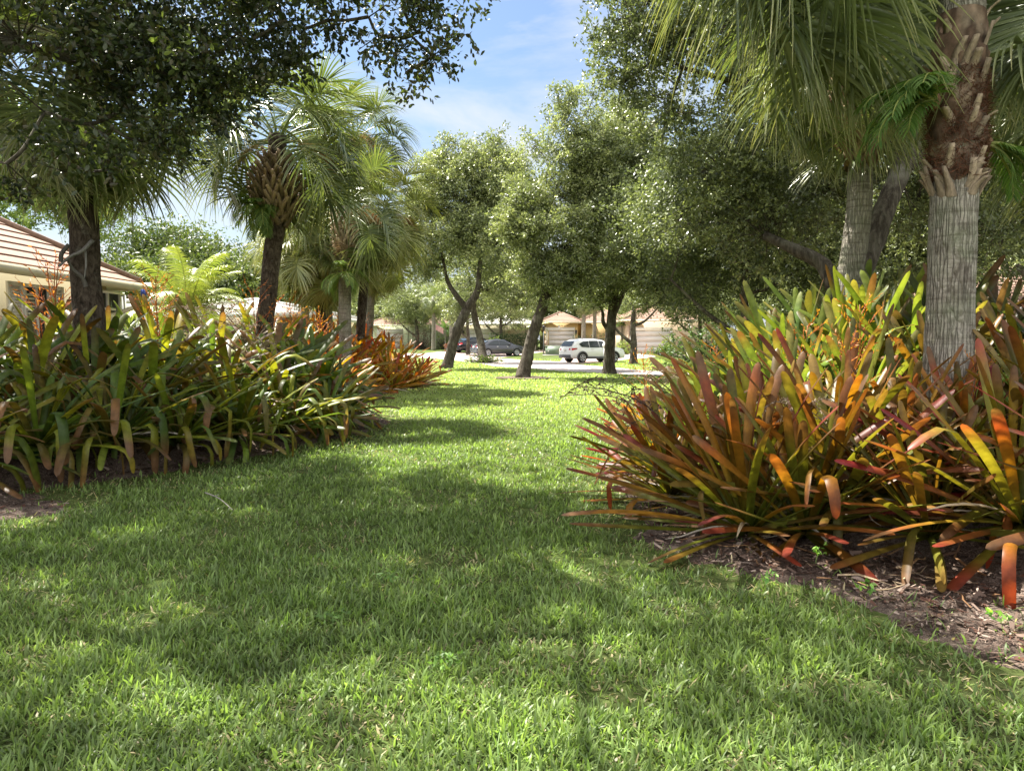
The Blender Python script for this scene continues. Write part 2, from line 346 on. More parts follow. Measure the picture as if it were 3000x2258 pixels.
mb.add(np.stack([X, Y, Z], -1).reshape(-1, 3), Q=np.stack([idx[:-1, :-1], idx[:-1, 1:], idx[1:, 1:], idx[1:, :-1]], -1).reshape(-1, 4))
tag(mb.build('ground', M['lawn'], smooth=True), kind='structure')
def bed(name, poly, hmax, st=.11):
    p = np.array(poly); x = np.arange(p[:, 0].min() - .6, p[:, 0].max() + .6, st); y = np.arange(p[:, 1].min() - .6, p[:, 1].max() + .6, st)
    X, Y = np.meshgrid(x, y); Z, d = mound(poly, hmax, X, Y)
    Z = Z + (vnoise(np.stack([X * 9, Y * 9, 0 * X], -1).reshape(-1, 3), 3).reshape(X.shape) - .5) * .03 * (d > .05)
    n0, n1 = X.shape; idx = np.arange(n0 * n1).reshape(n0, n1); ok = (d[:-1, :-1] > -.35)
    Q = np.stack([idx[:-1, :-1], idx[:-1, 1:], idx[1:, 1:], idx[1:, :-1]], -1)[ok]
    used, inv = np.unique(Q, return_inverse=True)
    mb = MB(); mb.add(np.stack([X, Y, Z], -1).reshape(-1, 3)[used], Q=inv.reshape(-1, 4))
    return tag(mb.build(name, M['mulch'], smooth=True), kind='structure')
bed('mulch_bed_ground', RBED, HR); bed('mulch_bed_ground', LBED, HL)
PATCH = [G(-260, 1400)[:2], G(60, 1425)[:2], G(170, 1450)[:2], G(160, 1495)[:2], G(60, 1525)[:2], G(-260, 1540)[:2]]
bed('bare_soil_patch_ground', PATCH, .012)

def sheet(name, pts, mat, dz, thick=0):
    bm = bmesh.new(); vs = [bm.verts.new((p[0], p[1], 0)) for p in pts]; bm.faces.new(vs)
    for y in range(30, 100, 2):
        bmesh.ops.bisect_plane(bm, geom=bm.verts[:] + bm.edges[:] + bm.faces[:], plane_co=(0, y, 0), plane_no=(0, 1, 0))
    for v in bm.verts: v.co.z = float(gz(v.co.x, v.co.y)) + dz
    bmesh.ops.triangulate(bm, faces=bm.faces[:]); bmesh.ops.recalc_face_normals(bm, faces=bm.faces[:])
    for f in bm.faces:
        if f.normal.z < 0: f.normal_flip()
    me = bpy.data.meshes.new(name); bm.to_mesh(me); bm.free(); me.materials.append(mat)
    o = bpy.data.objects.new(name, me); C.objects.link(o); return tag(o, kind='structure')
ROADPX = [(900, 1040), (1200, 1046), (1284, 1051), (1394, 1063), (1443, 1073), (1560, 1081), (1654, 1089), (1870, 1099), (2100, 1114), (2700, 1158),
          (2900, 1140), (2300, 1104), (1984, 1092), (1870, 1084), (1800, 1077), (1683, 1068), (1667, 1061), (1560, 1056), (1447, 1049), (1300, 1038), (1100, 1032), (900, 1030)]
road_pts = [G(*p)[:2] for p in ROADPX]
sheet('road', road_pts, M['road'], .012)
D1 = [G(*p)[:2] for p in [(1640, 1059.5), (1683, 1068.5), (1760, 1063), (1830, 1054), (1930, 1045), (2010, 1041), (2010, 1033), (1800, 1033), (1740, 1040), (1700, 1027), (1600, 1026), (1590, 1032), (1640, 1040), (1650, 1047)]]
sheet('driveway', D1, M['drive'], .008)
D2 = [G(*p)[:2] for p in [(1235, 1036.5), (1300, 1038.5), (1390, 1045), (1447, 1050), (1500, 1043), (1600, 1030), (1600, 1025), (1500, 1028), (1380, 1036), (1340, 1030), (1290, 1030)]]
sheet('driveway', D2, M['drive'], .008)

# ------------------------------------------------------------------ grass blades
def grass():
    rng = np.random.default_rng(7); N = 860000
    # screen-even sampling of the depth
    e = .32; u = rng.random(N); a, b = 2.2 ** e, 58 ** e; y = (a + u * (b - a)) ** (1 / e)
    x = (rng.random(N) * 2 - 1) * (y * .73 + 2.0)
    dR = sdist(RBED, x, y) + wob(x, y); dL = sdist(LBED, x, y) + wob(x, y); dP = sdist(PATCH, x, y) + wob(x, y); dRo = sdist(road_pts, x, y)
    dD = np.maximum(sdist(D1, x, y), sdist(D2, x, y))
    dens = vnoise(np.stack([x * 2.1, y * 2.1, 0 * x], -1), 1) * .55 + vnoise(np.stack([x * 6, y * 6, 0 * x], -1), 2) * .45
    edge = np.maximum(np.maximum(dR, dL), dP)
    keep = (edge < -.0) & (dRo < .05) & (dD < .03)
    keep &= rng.random(N) < np.clip(.35 + (dens - .2) * 1.9, .25, 1) * np.clip(.22 + (-edge) * 1.3, 0, 1)
    # a few stragglers in the mulch
    stray = (edge > 0) & (edge < .7) & (rng.random(N) < .10 * (vnoise(np.stack([x * 4, y * 4, 0 * x], -1), 31) > .5)) & (dRo < 0)
    keep |= stray
    x, y, dens, edge = x[keep], y[keep], dens[keep], edge[keep]; N = len(x)
    sc = np.maximum(1, (y / 5.5) ** .82); cl_ = vnoise(np.stack([x * 9, y * 9, 0 * x + 2], -1), 21) * .5 + vnoise(np.stack([x * 3.1, y * 3.1, 0 * x + 4], -1), 22) * .5
    h = (.040 + .05 * rng.random(N) ** 1.6) * (.8 + .5 * dens) * np.where(y > 12, 1.0, 1); h *= .7 + .6 * cl_; wd = (.0026 + .0044 * rng.random(N) ** 1.5) * sc
    az = rng.random(N) * 2 * PI; lean = np.abs(rng.normal(.45, .42, N)); lean = np.clip(lean, 0, 1.45); curl = rng.random(N) * 1.0
    dry = rng.random(N) < (.06 + .26 * (dens < .40) + .3 * (edge > -.4)); lean = np.where(dry, lean + .6, lean); h = np.where(dry, h * .8, h)
    K = 4; ts = np.linspace(0, 1, K); z0 = gz(x, y) - .004 + np.where(edge > 0, bedz(x, y), 0)
    Pt = np.zeros((N, K, 3)); Pt[:, 0] = np.stack([x, y, z0], -1); d = np.stack([np.cos(az), np.sin(az)], -1)
    for k in range(1, K):
        a = np.minimum(lean + curl * ts[k] ** 1.5, 1.7)
        Pt[:, k, :2] = Pt[:, k - 1, :2] + d * (np.sin(a) * h / (K - 1))[:, None]; Pt[:, k, 2] = Pt[:, k - 1, 2] + np.cos(a) * h / (K - 1)
    sa = az + PI / 2 + rng.normal(0, .5, N); side = np.stack([np.cos(sa), np.sin(sa), 0 * sa], -1)[:, None].repeat(K, 1)
    hw = wd[:, None] * np.array([.8, 1, .85, .12])[None]
    V, Q, c = strips(Pt, side, hw)
    base = np.array([.145, .225, .052]); hi = np.array([.25, .33, .085]); lo = np.array([.055, .115, .035])
    r = rng.random((N, 1)); pn = vnoise(np.stack([x * .8, y * .8, 0 * x + 7], -1), 4)[:, None]
    col = base * (1 - r) + hi * r; col = col * (1 - .45 * (1 - pn)) + lo * .45 * (1 - pn)
    col = col * (.55 + .75 * rng.random((N, 1)) ** 1.2) * (.72 + .5 * cl_[:, None]) ; col = col * .92 + col.mean(1, keepdims=True) * .08
    far = sstep(8, 22, y)[:, None]; col = col * (1 - .5 * far) + np.array([.46, .54, .20]) * .5 * far  # farther blades tinted lighter, painting the sunlit stretch of lawn into their colour
    col = np.where(dry[:, None], np.array([.36, .30, .17]) * (.35 + .95 * r), col)
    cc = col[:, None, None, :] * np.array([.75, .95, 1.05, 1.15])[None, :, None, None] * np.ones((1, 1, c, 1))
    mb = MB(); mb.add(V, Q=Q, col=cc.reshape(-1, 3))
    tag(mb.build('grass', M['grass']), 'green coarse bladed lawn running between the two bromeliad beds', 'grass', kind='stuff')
grass()
# ------------------------------------------------------------------ bromeliads
PAL = {  # base, middle, tip variants
 'red':   [((.20, .21, .03), (.30, .13, .02), (.33, .06, .035)), ((.19, .24, .03), (.28, .20, .025), (.30, .11, .03)), ((.16, .17, .03), (.21, .095, .025), (.25, .05, .045)), ((.22, .25, .03), (.38, .18, .02), (.40, .09, .03)), ((.18, .24, .03), (.22, .24, .03), (.27, .13, .04)), ((.16, .22, .03), (.22, .23, .03), (.31, .07, .045)), ((.20, .22, .03), (.33, .17, .02), (.35, .12, .03))],
 'bronze':[((.17, .20, .03), (.24, .17, .03), (.27, .10, .03)), ((.16, .20, .03), (.20, .20, .03), (.25, .16, .04)), ((.17, .18, .03), (.27, .15, .025), (.26, .09, .04)), ((.18, .23, .03), (.24, .26, .04), (.27, .18, .04))],
 'amber': [((.20, .21, .03), (.42, .19, .02), (.40, .07, .03)), ((.18, .22, .03), (.34, .22, .02), (.42, .12, .03)), ((.14, .15, .03), (.24, .08, .02), (.27, .03, .03)), ((.20, .24, .03), (.26, .24, .03), (.33, .07, .04))],
 'lime':  [((.16, .25, .04), (.20, .31, .05), (.25, .31, .06)), ((.13, .22, .04), (.17, .29, .06), (.23, .22, .06)), ((.16, .24, .04), (.26, .35, .06), (.29, .27, .07)), ((.11, .18, .04), (.14, .21, .05), (.19, .17, .06))],
 'olive': [((.10, .16, .02), (.15, .22, .025), (.18, .22, .03)), ((.09, .15, .025), (.12, .19, .03), (.17, .15, .05)), ((.14, .19, .02), (.22, .25, .025), (.26, .20, .03)), ((.07, .13, .03), (.10, .17, .035), (.15, .18, .05)), ((.13, .17, .02), (.20, .21, .025), (.22, .12, .04)), ((.11, .13, .03), (.15, .12, .03), (.20, .10, .04))],
 'orange':[((.24, .24, .02), (.60, .34, .02), (.66, .17, .02)), ((.24, .26, .02), (.48, .36, .03), (.66, .28, .03)), ((.22, .17, .02), (.52, .17, .02), (.58, .09, .02)), ((.16, .19, .02), (.30, .29, .03), (.55, .20, .03))],
 'dark':  [((.06, .10, .03), (.09, .14, .035), (.12, .13, .05)), ((.08, .10, .03), (.12, .11, .035), (.15, .09, .05)), ((.09, .14, .03), (.14, .20, .04), (.17, .18, .06))],
}
def rosette(seed, pal, n=34, Lm=1.1, e_lo=12, e_hi=82, droop=.35, foldp=0.0, W=.029, dead=5):
    rng = np.random.default_rng(seed); K = 12
    ts = np.array([0, .1, .22, .34, .46, .58, .70, .80, .89, .955, .985, 1.0])
    prof = np.array([1.05, .88, .84, .90, .97, 1.0, 1.0, .97, .90, .74, .50, .05])
    i = np.arange(n); q = (i + .5) / n; az = i * 2.39996 + rng.normal(0, .22, n)
    e0 = R_(e_hi) + (R_(e_lo) - R_(e_hi)) * q ** .85 + rng.normal(0, .09, n)
    Ls = Lm * (.72 + .38 * np.sin(PI * np.clip(q * .8 + .15, 0, 1))) * rng.uniform(.82, 1.1, n)
    bend = np.abs(rng.normal(droop, droop * .45, n)); fold = rng.random(n) < foldp; ft = rng.uniform(.45, .8, n); fa = rng.uniform(1.0, 2.1, n)
    hd = np.stack([np.cos(az), np.sin(az), 0 * az], -1); Pt = np.zeros((n, K, 3)); D = np.zeros((n, K, 3))
    Pt[:, 0] = hd * (.02 + .05 * q[:, None]); Pt[:, 0, 2] = .02
    yaw = rng.normal(0, .12, n); tn = np.stack([-np.sin(az), np.cos(az), 0 * az], -1)
    for k in range(K):
        t = ts[k]; el = e0 - bend * t ** 1.5 - np.where(fold, fa * sstep(0, 1, (t - ft + .07) / .16), 0); el = np.maximum(el, -1.52)
        d = hd * np.cos(el)[:, None]; d[:, 2] = np.sin(el); d = nrm(d + tn * (yaw * t)[:, None]); D[:, k] = d
        if k: Pt[:, k] = Pt[:, k - 1] + (D[:, k] + D[:, k - 1]) / 2 * (Ls * (ts[k] - ts[k - 1]))[:, None]
    roll = rng.normal(0, .32, n)[:, None] * ts[None] + rng.normal(0, .15, n)[:, None]
    sd_ = tn[:, None].repeat(K, 1); nn = nrm(np.cross(D, sd_)); nn = np.where(nn[..., 2:3] < 0, nn, nn)
    side = nrm(sd_ * np.cos(roll)[..., None] + nn * np.sin(roll)[..., None]); nr_ = nrm(np.cross(D, side))
    Wl = W * rng.uniform(.82, 1.2, n); hw = Wl[:, None] * prof[None]; ch = hw * (.55 - .35 * ts[None])
    # cross-section of five points: a shallow trough with lifted margins
    offs = [(-1, 0), (-.6, -.62), (0, -.85), (.6, -.62), (1, 0)]
    V = np.stack([Pt + side * (a * hw)[..., None] * (1 - .28 * (1 - ts[None, :, None])) - nr_ * (b * ch)[..., None] for a, b in offs], 2); c = 5
    idx = np.arange(n * K * c).reshape(n, K, c)
    Q = np.stack([idx[:, :-1, :-1], idx[:, :-1, 1:], idx[:, 1:, 1:], idx[:, 1:, :-1]], -1).reshape(-1, 4)
    P_ = np.array(PAL[pal]) * (1.25 if pal == 'olive' else .8 if pal == 'red' else .9 if pal == 'bronze' else 1); pk = P_[rng.integers(0, len(P_), n)]; T = ts[None, :, None]
    wa = sstep(0, .5, ts + 0)[None, :, None]; tipk = rng.uniform(.62, .98, n)[:, None, None]; wb = sstep(0, 1, (T - tipk + .15) / .3)
    col = pk[:, None, 0] * (1 - wa) + pk[:, None, 1] * wa; col = col * (1 - wb) + pk[:, None, 2] * wb
    col = col * rng.uniform(.42, .98, (n, 1, 1)); ed_ = 1;  
    burnt = (rng.random(n) < .3)[:, None, None] * sstep(.82, .95, T + rng.normal(0, .04, (n, 1, 1))); col = col * (1 - burnt) + np.array([.16, .085, .04]) * burnt
    col = np.repeat(col[:, :, None], c, 2) * np.array([.92, 1.03, 1.12, 1.03, .92])[None, None, :, None]
    mb = MB(); mb.add(V.reshape(-1, 3), Q=Q, col=col.reshape(-1, 3))
    return mb
def dead_leaves(seed, n=9, Lm=.8):
    rng = np.random.default_rng(seed); K = 6; az = rng.random(n) * 2 * PI; hd = np.stack([np.cos(az), np.sin(az), 0 * az], -1)
    ts = np.linspace(0, 1, K); Pt = np.zeros((n, K, 3)); Ls = Lm * rng.uniform(.6, 1.1, n); e0 = rng.uniform(.0, .5, n); bd = rng.uniform(.5, 1.5, n)
    Pt[:, 0] = hd * .05; Pt[:, 0, 2] = .06
    for k in range(1, K):
        el = e0 - bd * ts[k]; d = hd * np.cos(el)[:, None]; d[:, 2] = np.sin(el); Pt[:, k] = Pt[:, k - 1] + d * (Ls / (K - 1))[:, None]
    Pt[..., 2] = np.maximum(Pt[..., 2], .012 + rng.random((n, 1)) * .03)
    side = np.stack([-np.sin(az), np.cos(az), rng.normal(0, .6, n)], -1); side = nrm(side)[:, None].repeat(K, 1)
    hw = rng.uniform(.008, .018, n)[:, None] * np.array([1, 1, .9, .8, .6, .15])[None]
    V, Q, c = strips(Pt, side, hw, hw * .8, np.broadcast_to(np.array([0, 0, 1.]), Pt.shape))
    cl = np.array([[.30, .20, .10], [.40, .33, .22], [.22, .13, .07], [.46, .42, .34]])[rng.integers(0, 4, n)]
    mb = MB(); mb.add(V, Q=Q, col=np.repeat(cl[:, None], K * c, 1).reshape(-1, 3)); return mb
def spike(seed, H=1.15, col=(.45, .11, .02), tip=(.5, .27, .03), nb=15, droop=0., dense=1.0, stem=(.3, .12, .04)):
    """branched flower stalk: stem, side branches, rows of pointed bracts"""
    rng = np.random.default_rng(seed); mb = MB(); K = 10
    la = 0.0 if droop else rng.random() * 2 * PI; z = np.linspace(0, H, K); off = droop * (z / H) ** 3 * H
    st = np.stack([np.cos(la) * off, np.sin(la) * off, z - off * .45], -1)
    mb.tube(st, np.linspace(.009, .004, K), 5, col=stem)
    A = []; D_ = []; W_ = []; Lb = []
    for b in range(nb):
        f = .38 + .6 * (b + rng.random()) / nb; k = f * (K - 1); i = int(min(k, K - 2)); p = st[i] + (st[i + 1] - st[i]) * (k - i)
        az = b * 2.4 + rng.normal(0, .3); el = rng.uniform(.45, .95); Lbr = H * .46 * (1.25 - f) + .09
        n = 7; d = np.array([math.cos(az) * math.cos(el), math.sin(az) * math.cos(el), math.sin(el)]); pts = [p]
        for j in range(n):
            d = nrm(d + np.array([0, 0, (-.22 if droop else .06)]) + rng.normal(0, .06, 3)); pts.append(pts[-1] + d * Lbr / n)
        pts = np.array(pts); mb.tube(pts, np.linspace(.0035, .0015, len(pts)), 3, col=col, cap=False)
        ms = int(9 * dense)
        for j in range(ms):
            g = (j + .7) / ms * (len(pts) - 1.01); a = int(g); q = pts[a] + (pts[a + 1] - pts[a]) * (g - a); t = nrm(pts[a + 1] - pts[a])
            sdv = nrm(np.cross(t, rng.normal(0, 1, 3))); A.append(q); D_.append(nrm(t + sdv * .75 * (1 if j % 2 else -1))); Lb.append(rng.uniform(.03, .055)); W_.append(rng.uniform(.004, .0075))
    A = np.array(A); D_ = np.array(D_); Lb = np.array(Lb)[:, None]; N = len(A); W_ = np.array(W_)
    Pt = np.stack([A, A + D_ * Lb * .45, A + D_ * Lb], 1); sdv = nrm(np.cross(D_, rng.normal(0, 1, (N, 3))))[:, None].repeat(3, 1)
    V, Q, c = strips(Pt, sdv, W_[:, None] * np.array([.6, 1, .1])[None])
    cc = np.array(col) * rng.uniform(.6, 1.2, (N, 1)); tt = np.array(tip) * rng.uniform(.7, 1.2, (N, 1))
    mb.add(V, Q=Q, col=np.stack([cc, (cc + tt) / 2, tt], 1)[:, :, None].repeat(2, 2).reshape(-1, 3)); return mb

HID = bpy.data.collections.new('prototypes')
def proto(o):
    C.objects.unlink(o); HID.objects.link(o); return o
PR = {}
def add_proto(kind, k, mb): PR.setdefault(kind, []).append(proto(mb.build('leaves', M['brom'], smooth=True)))
for k in range(4): add_proto('red', k, rosette(100 + k, 'red', 54, 1.18, 8, 84, .22, .08, .035))
for k in range(3): add_proto('amber', k, rosette(120 + k, 'amber', 54, 1.12, 2, 82, .25, .10, .035))
for k in range(4): add_proto('lime', k, rosette(140 + k, 'lime', 46, 1.25, 24, 84, .25, .16, .036))
for k in range(3): add_proto('bronze', k, rosette(130 + k, 'bronze', 54, 1.15, 8, 84, .22, .08, .035))
for k in range(3): add_proto('dark', k, rosette(150 + k, 'dark', 38, 1.2, 20, 84, .3, .1, .040))
for k in range(6): add_proto('olive', k, rosette(160 + k, 'olive', 52, 1.15, -4, 78, .5, .36, .042))
for k in range(4): add_proto('curtain', k, rosette(210 + k, 'olive', 54, 1.28, 8, 76, .45, .68, .043))
for k in range(4): add_proto('orange', k, rosette(180 + k, 'orange', 44, .98, 4, 82, .35, .08, .036))
DEADP = [proto(dead_leaves(200 + k, 12).build('dead_leaves', M['straw'])) for k in range(3)]
SPK = {'orange': [proto(spike(300 + k).build('flower_stalk', M['fern'])) for k in range(3)],
       'rust': [proto(spike(310 + k, 1.2, (.40, .10, .035), (.46, .18, .06), 13).build('flower_stalk', M['fern'])) for k in range(3)],
       'dead': [proto(spike(320 + k, 1.25, (.17, .12, .085), (.33, .27, .2), 20, .55, 1.7, (.2, .15, .1)).build('dead_flower_stalk', M['straw'])) for k in range(3)],
       'black': [proto(spike(330 + k, 1.25, (.055, .035, .028), (.12, .08, .06), 18, .75, 1.6, (.08, .05, .04)).build('dead_flower_stalk', M['straw'])) for k in range(2)]}
rb = random.Random(3)
def sdg(x, y):
    return (-.78, -.62) if x > 0 else (.8, -.6)
def brom(x, y, kind, sc=1.0, rz=None, dz=0, label=None, group=None, spk=None, spr=None, sps=1.0, dead=True, tilt=None, var=None):
    z = float(bedz([x], [y])[0]) + dz
    if x < 0: z += (.12 if y < 20 else 0) + (.10 if kind == 'curtain' else 0); sc = sc * (1.1 if kind == 'olive' else 1)
    e = empty('bromeliad', (x, y, z), 0, label, 'bromeliad', group)
    v = rb.choice(PR[kind]) if var is None else PR[kind][var]
    lv = inst(v, e, sc=sc); d_ = sdg(x, y); ta = rb.uniform(.10, .40) if tilt is None else tilt
    lv.rotation_mode = 'QUATERNION'; lv.rotation_quaternion = Quaternion((-d_[1], d_[0], 0), ta) @ Quaternion((0, 0, 1), rb.random() * 6.28 if rz is None else rz)
    if dead: inst(rb.choice(DEADP), e, rot=(0, 0, rb.random() * 6), sc=sc)
    if spk:
        s = inst(SPK[spk][rb.randrange(len(SPK[spk]))], e, loc=(0, 0, .1), rot=(rb.uniform(-.12, .12), rb.uniform(-.12, .12), rb.random() * 6 if spr is None else spr), sc=sps)
    return e
ORD = ['first', 'second', 'third', 'fourth', 'fifth', 'sixth', 'seventh', 'eighth', 'ninth', 'tenth', 'eleventh', 'twelfth', 'thirteenth']
CW = {'curtain': 'drooping olive green', 'bronze': 'bronze and olive', 'red': 'maroon and orange', 'amber': 'orange-red and amber', 'lime': 'lime green', 'dark': 'dark green', 'olive': 'drooping olive green', 'orange': 'bright orange-tipped'}
SW = {'orange': ' with orange flower stalk', 'rust': ' with rusty flower stalk', 'dead': ' with dry grey flower stalk', 'black': ' with drooping black flower stalk', None: ''}
def row(items, where, group):
    """items: (x, y, kind, scale, spike)"""
    items = sorted(items, key=lambda q: q[0] / q[1])
    for i, q in enumerate(items):
        x, y, kind, sc, sp = q[:5]; kw = dict(q[5]) if len(q) > 5 else {}
        kw.setdefault('sps', 1.35 if x < 0 else 1.1)
        brom(x, y, kind, sc, label='%s bromeliad%s, %s from left, %s' % (CW[kind], SW[sp], ORD[i], where), group=group, spk=sp, **kw)
GR = 'bromeliads massed in the right bed'; GL = 'bromeliads massed in the left bed'; GO = 'orange bromeliads at the far end of the left bed'
row([(1.95, 6.0, 'red', 1.18, None, dict(var=0, tilt=.26)), (2.35, 5.85, 'red', 1.1, None, dict(var=2, tilt=.2)), (2.72, 6.1, 'bronze', 1.1, 'dead', dict(sps=.85, spr=3.3)), (3.1, 5.4, 'bronze', .95, None, dict(tilt=.3)), (3.55, 5.1, 'amber', 1.2, None, dict(var=0, tilt=.3)), (3.75, 5.5, 'amber', .95, None, dict(tilt=.4)), (4.3, 4.75, 'amber', 1.15, None, dict(tilt=.4)), (5.0, 4.4, 'amber', 1.1, None)], 'front row, right bed', GR)
row([(1.6, 7.35, 'red', .95, 'black', dict(sps=1.15, spr=3.3)), (2.05, 6.8, 'bronze', 1.15, None), (2.5, 7.1, 'bronze', 1.15, None), (3.05, 6.8, 'red', 1.15, 'orange', dict(sps=.95)), (3.35, 6.3, 'bronze', .95, None), (3.75, 6.05, 'red', .8, 'orange', dict(sps=.7)), (4.45, 6.1, 'bronze', 1.0, None), (5.3, 6.4, 'bronze', 1.1, None)], 'second row, right bed', GR)
row([(1.75, 8.6, 'amber', .9, 'black', dict(sps=1.15, spr=3.0)), (2.4, 8.3, 'lime', 1.05, None), (3.1, 8.1, 'lime', 1.1, 'orange'), (3.8, 8.0, 'lime', 1.1, 'orange'), (4.5, 7.7, 'bronze', 1.1, None), (5.3, 7.6, 'bronze', 1.15, None), (6.1, 7.6, 'dark', 1.15, None)], 'third row, right bed', GR)
row([(2.1, 9.8, 'amber', .85, 'dead'), (2.8, 9.3, 'lime', 1.15, None), (3.5, 9.1, 'lime', 1.35, None), (4.15, 9.0, 'lime', 1.4, 'orange'), (4.8, 8.9, 'lime', 1.4, None), (5.6, 8.8, 'dark', 1.35, None), (6.4, 8.9, 'dark', 1.2, None), (7.2, 9.0, 'dark', 1.15, None)], 'fourth row, right bed', GR)
row([(2.35, 11.0, 'orange', .9, 'dead'), (2.9, 10.6, 'amber', .95, 'orange'), (3.5, 10.3, 'lime', 1.3, None), (4.1, 10.2, 'lime', 1.5, None), (4.8, 10.1, 'lime', 1.55, None), (5.6, 10.0, 'dark', 1.55, None), (6.5, 10.0, 'dark', 1.3, None), (7.5, 10.2, 'dark', 1.2, None)], 'fifth row, right bed', GR)
row([(2.3, 12.6, 'orange', .85, 'orange'), (3.0, 12.0, 'orange', .95, 'dead'), (3.8, 11.6, 'lime', 1.05, None), (4.7, 11.5, 'lime', 1.2, None), (5.6, 11.4, 'lime', 1.25, None)], 'rearmost row, right bed', GR)
# left bed rows
row([(-5.9, 7.75, 'curtain', 1.1, None), (-5.35, 8.3, 'curtain', 1.05, None), (-4.8, 8.85, 'curtain', 1.1, None), (-4.3, 9.45, 'curtain', 1.0, None), (-3.85, 10.3, 'curtain', 1.05, None), (-3.45, 11.2, 'curtain', .95, None), (-3.15, 12.2, 'olive', .95, None), (-3.1, 13.3, 'olive', .8, None)], 'front row, left bed', GL)
row([(-6.7, 8.9, 'olive', 1.2, None), (-6.1, 9.4, 'olive', 1.2, None), (-5.5, 9.7, 'olive', 1.2, None), (-4.95, 10.1, 'curtain', 1.2, None), (-4.4, 11.3, 'olive', 1.15, None), (-3.95, 12.3, 'olive', 1.2, 'dead'), (-3.6, 13.5, 'olive', 1.15, None), (-3.6, 15.0, 'orange', 1.0, None)], 'second row, left bed', GL)
row([(-7.0, 11.2, 'olive', 1.25, 'rust', dict(sps=1.6)), (-6.6, 10.5, 'olive', 1.2, 'rust', dict(sps=1.5)), (-6.1, 10.9, 'olive', 1.2, None), (-5.5, 11.5, 'olive', 1.2, 'rust'), (-5.0, 12.3, 'olive', 1.25, 'dead'), (-4.6, 13.3, 'olive', 1.25, 'rust'), (-4.3, 14.6, 'olive', 1.2, 'orange'), (-4.3, 16.2, 'orange', 1.1, 'orange')], 'third row, left bed', GL)
row([(-8.3, 12.0, 'olive', 1.15, None), (-7.6, 12.2, 'olive', 1.15, 'rust'), (-6.9, 12.6, 'olive', 1.15, None), (-6.2, 13.2, 'olive', 1.2, 'rust'), (-5.6, 14.2, 'olive', 1.2, 'dead'), (-5.2, 15.6, 'olive', 1.2, 'rust'), (-5.1, 17.2, 'orange', 1.15, 'orange'), (-5.0, 19.0, 'orange', 1.1, 'orange')], 'rearmost row, left bed', GL)
row([(-4.6, 20.6, 'orange', 1.25, None), (-4.1, 21.8, 'orange', 1.3, None), (-3.75, 23.2, 'orange', 1.3, None), (-3.4, 24.8, 'orange', 1.3, None), (-3.3, 26.4, 'orange', 1.2, None)], 'front row, far clump', GO)
row([(-5.7, 20.8, 'orange', 1.5, 'orange'), (-5.1, 22.0, 'orange', 1.5, 'orange'), (-4.7, 23.4, 'orange', 1.5, 'dead'), (-4.3, 25.0, 'orange', 1.5, 'orange'), (-4.1, 27.0, 'orange', 1.35, 'dead')], 'middle row, far clump', GO)
row([(-7.0, 21.0, 'orange', 1.7, 'orange'), (-6.3, 22.2, 'orange', 1.7, 'orange'), (-5.7, 24.0, 'orange', 1.6, 'orange'), (-5.3, 26.4, 'orange', 1.5, 'rust'), (-5.0, 29.2, 'orange', 1.1, 'rust')], 'rear row, far clump', GO)
# bark chips and crumbs over the visible mulch
rng = np.random.default_rng(12); N = 60000
lx = np.concatenate([rng.uniform(1.0, 6, N), rng.uniform(-6.5, -2.2, N // 2)]); ly = np.concatenate([2.6 + rng.random(N) ** 1.5 * 9, rng.uniform(6.5, 16, N // 2)])
dd = np.maximum(np.maximum(sdist(RBED, lx, ly), sdist(LBED, lx, ly)), sdist(PATCH, lx, ly)) + wob(lx, ly); k = (dd > -.25) & (dd < 1.6) & (rng.random(len(lx)) < np.clip(.3 + dd * 3, 0, 1)); lx, ly, dd = lx[k], ly[k], dd[k]; N = len(lx)
az = rng.random(N) * 6.28; d = np.stack([np.cos(az), np.sin(az), rng.normal(0, .25, N)], -1); sdv = nrm(np.stack([-np.sin(az), np.cos(az), rng.normal(0, .5, N)], -1)); Lc = rng.uniform(.005, .02, (N, 1)) * np.where(rng.random((N, 1)) < .12, 2.6, 1); W_ = Lc * rng.uniform(.12, .5, (N, 1))
p = np.stack([lx, ly, np.maximum(bedz(lx, ly), 0) + .012 + rng.random(N) * .012], -1)
V = np.stack([p - d * Lc - sdv * W_, p - d * Lc + sdv * W_, p + d * Lc + sdv * W_ * .7, p + d * Lc - sdv * W_ * .7], 1)
cl = np.array([[.07, .045, .035], [.13, .09, .07], [.17, .12, .095], [.28, .22, .18], [.10, .05, .035], [.03, .022, .018]])[rng.integers(0, 6, N)] * rng.uniform(.7, 1.3, (N, 1))
mb = MB(); mb.add(V.reshape(-1, 3), Q=np.arange(N)[:, None] * 4 + np.array([[0, 1, 2, 3]]), col=np.repeat(cl, 4, 0))
tag(mb.build('bark_mulch', M['straw']), 'brown bark chips scattered along the edges of the beds', 'mulch', kind='stuff')
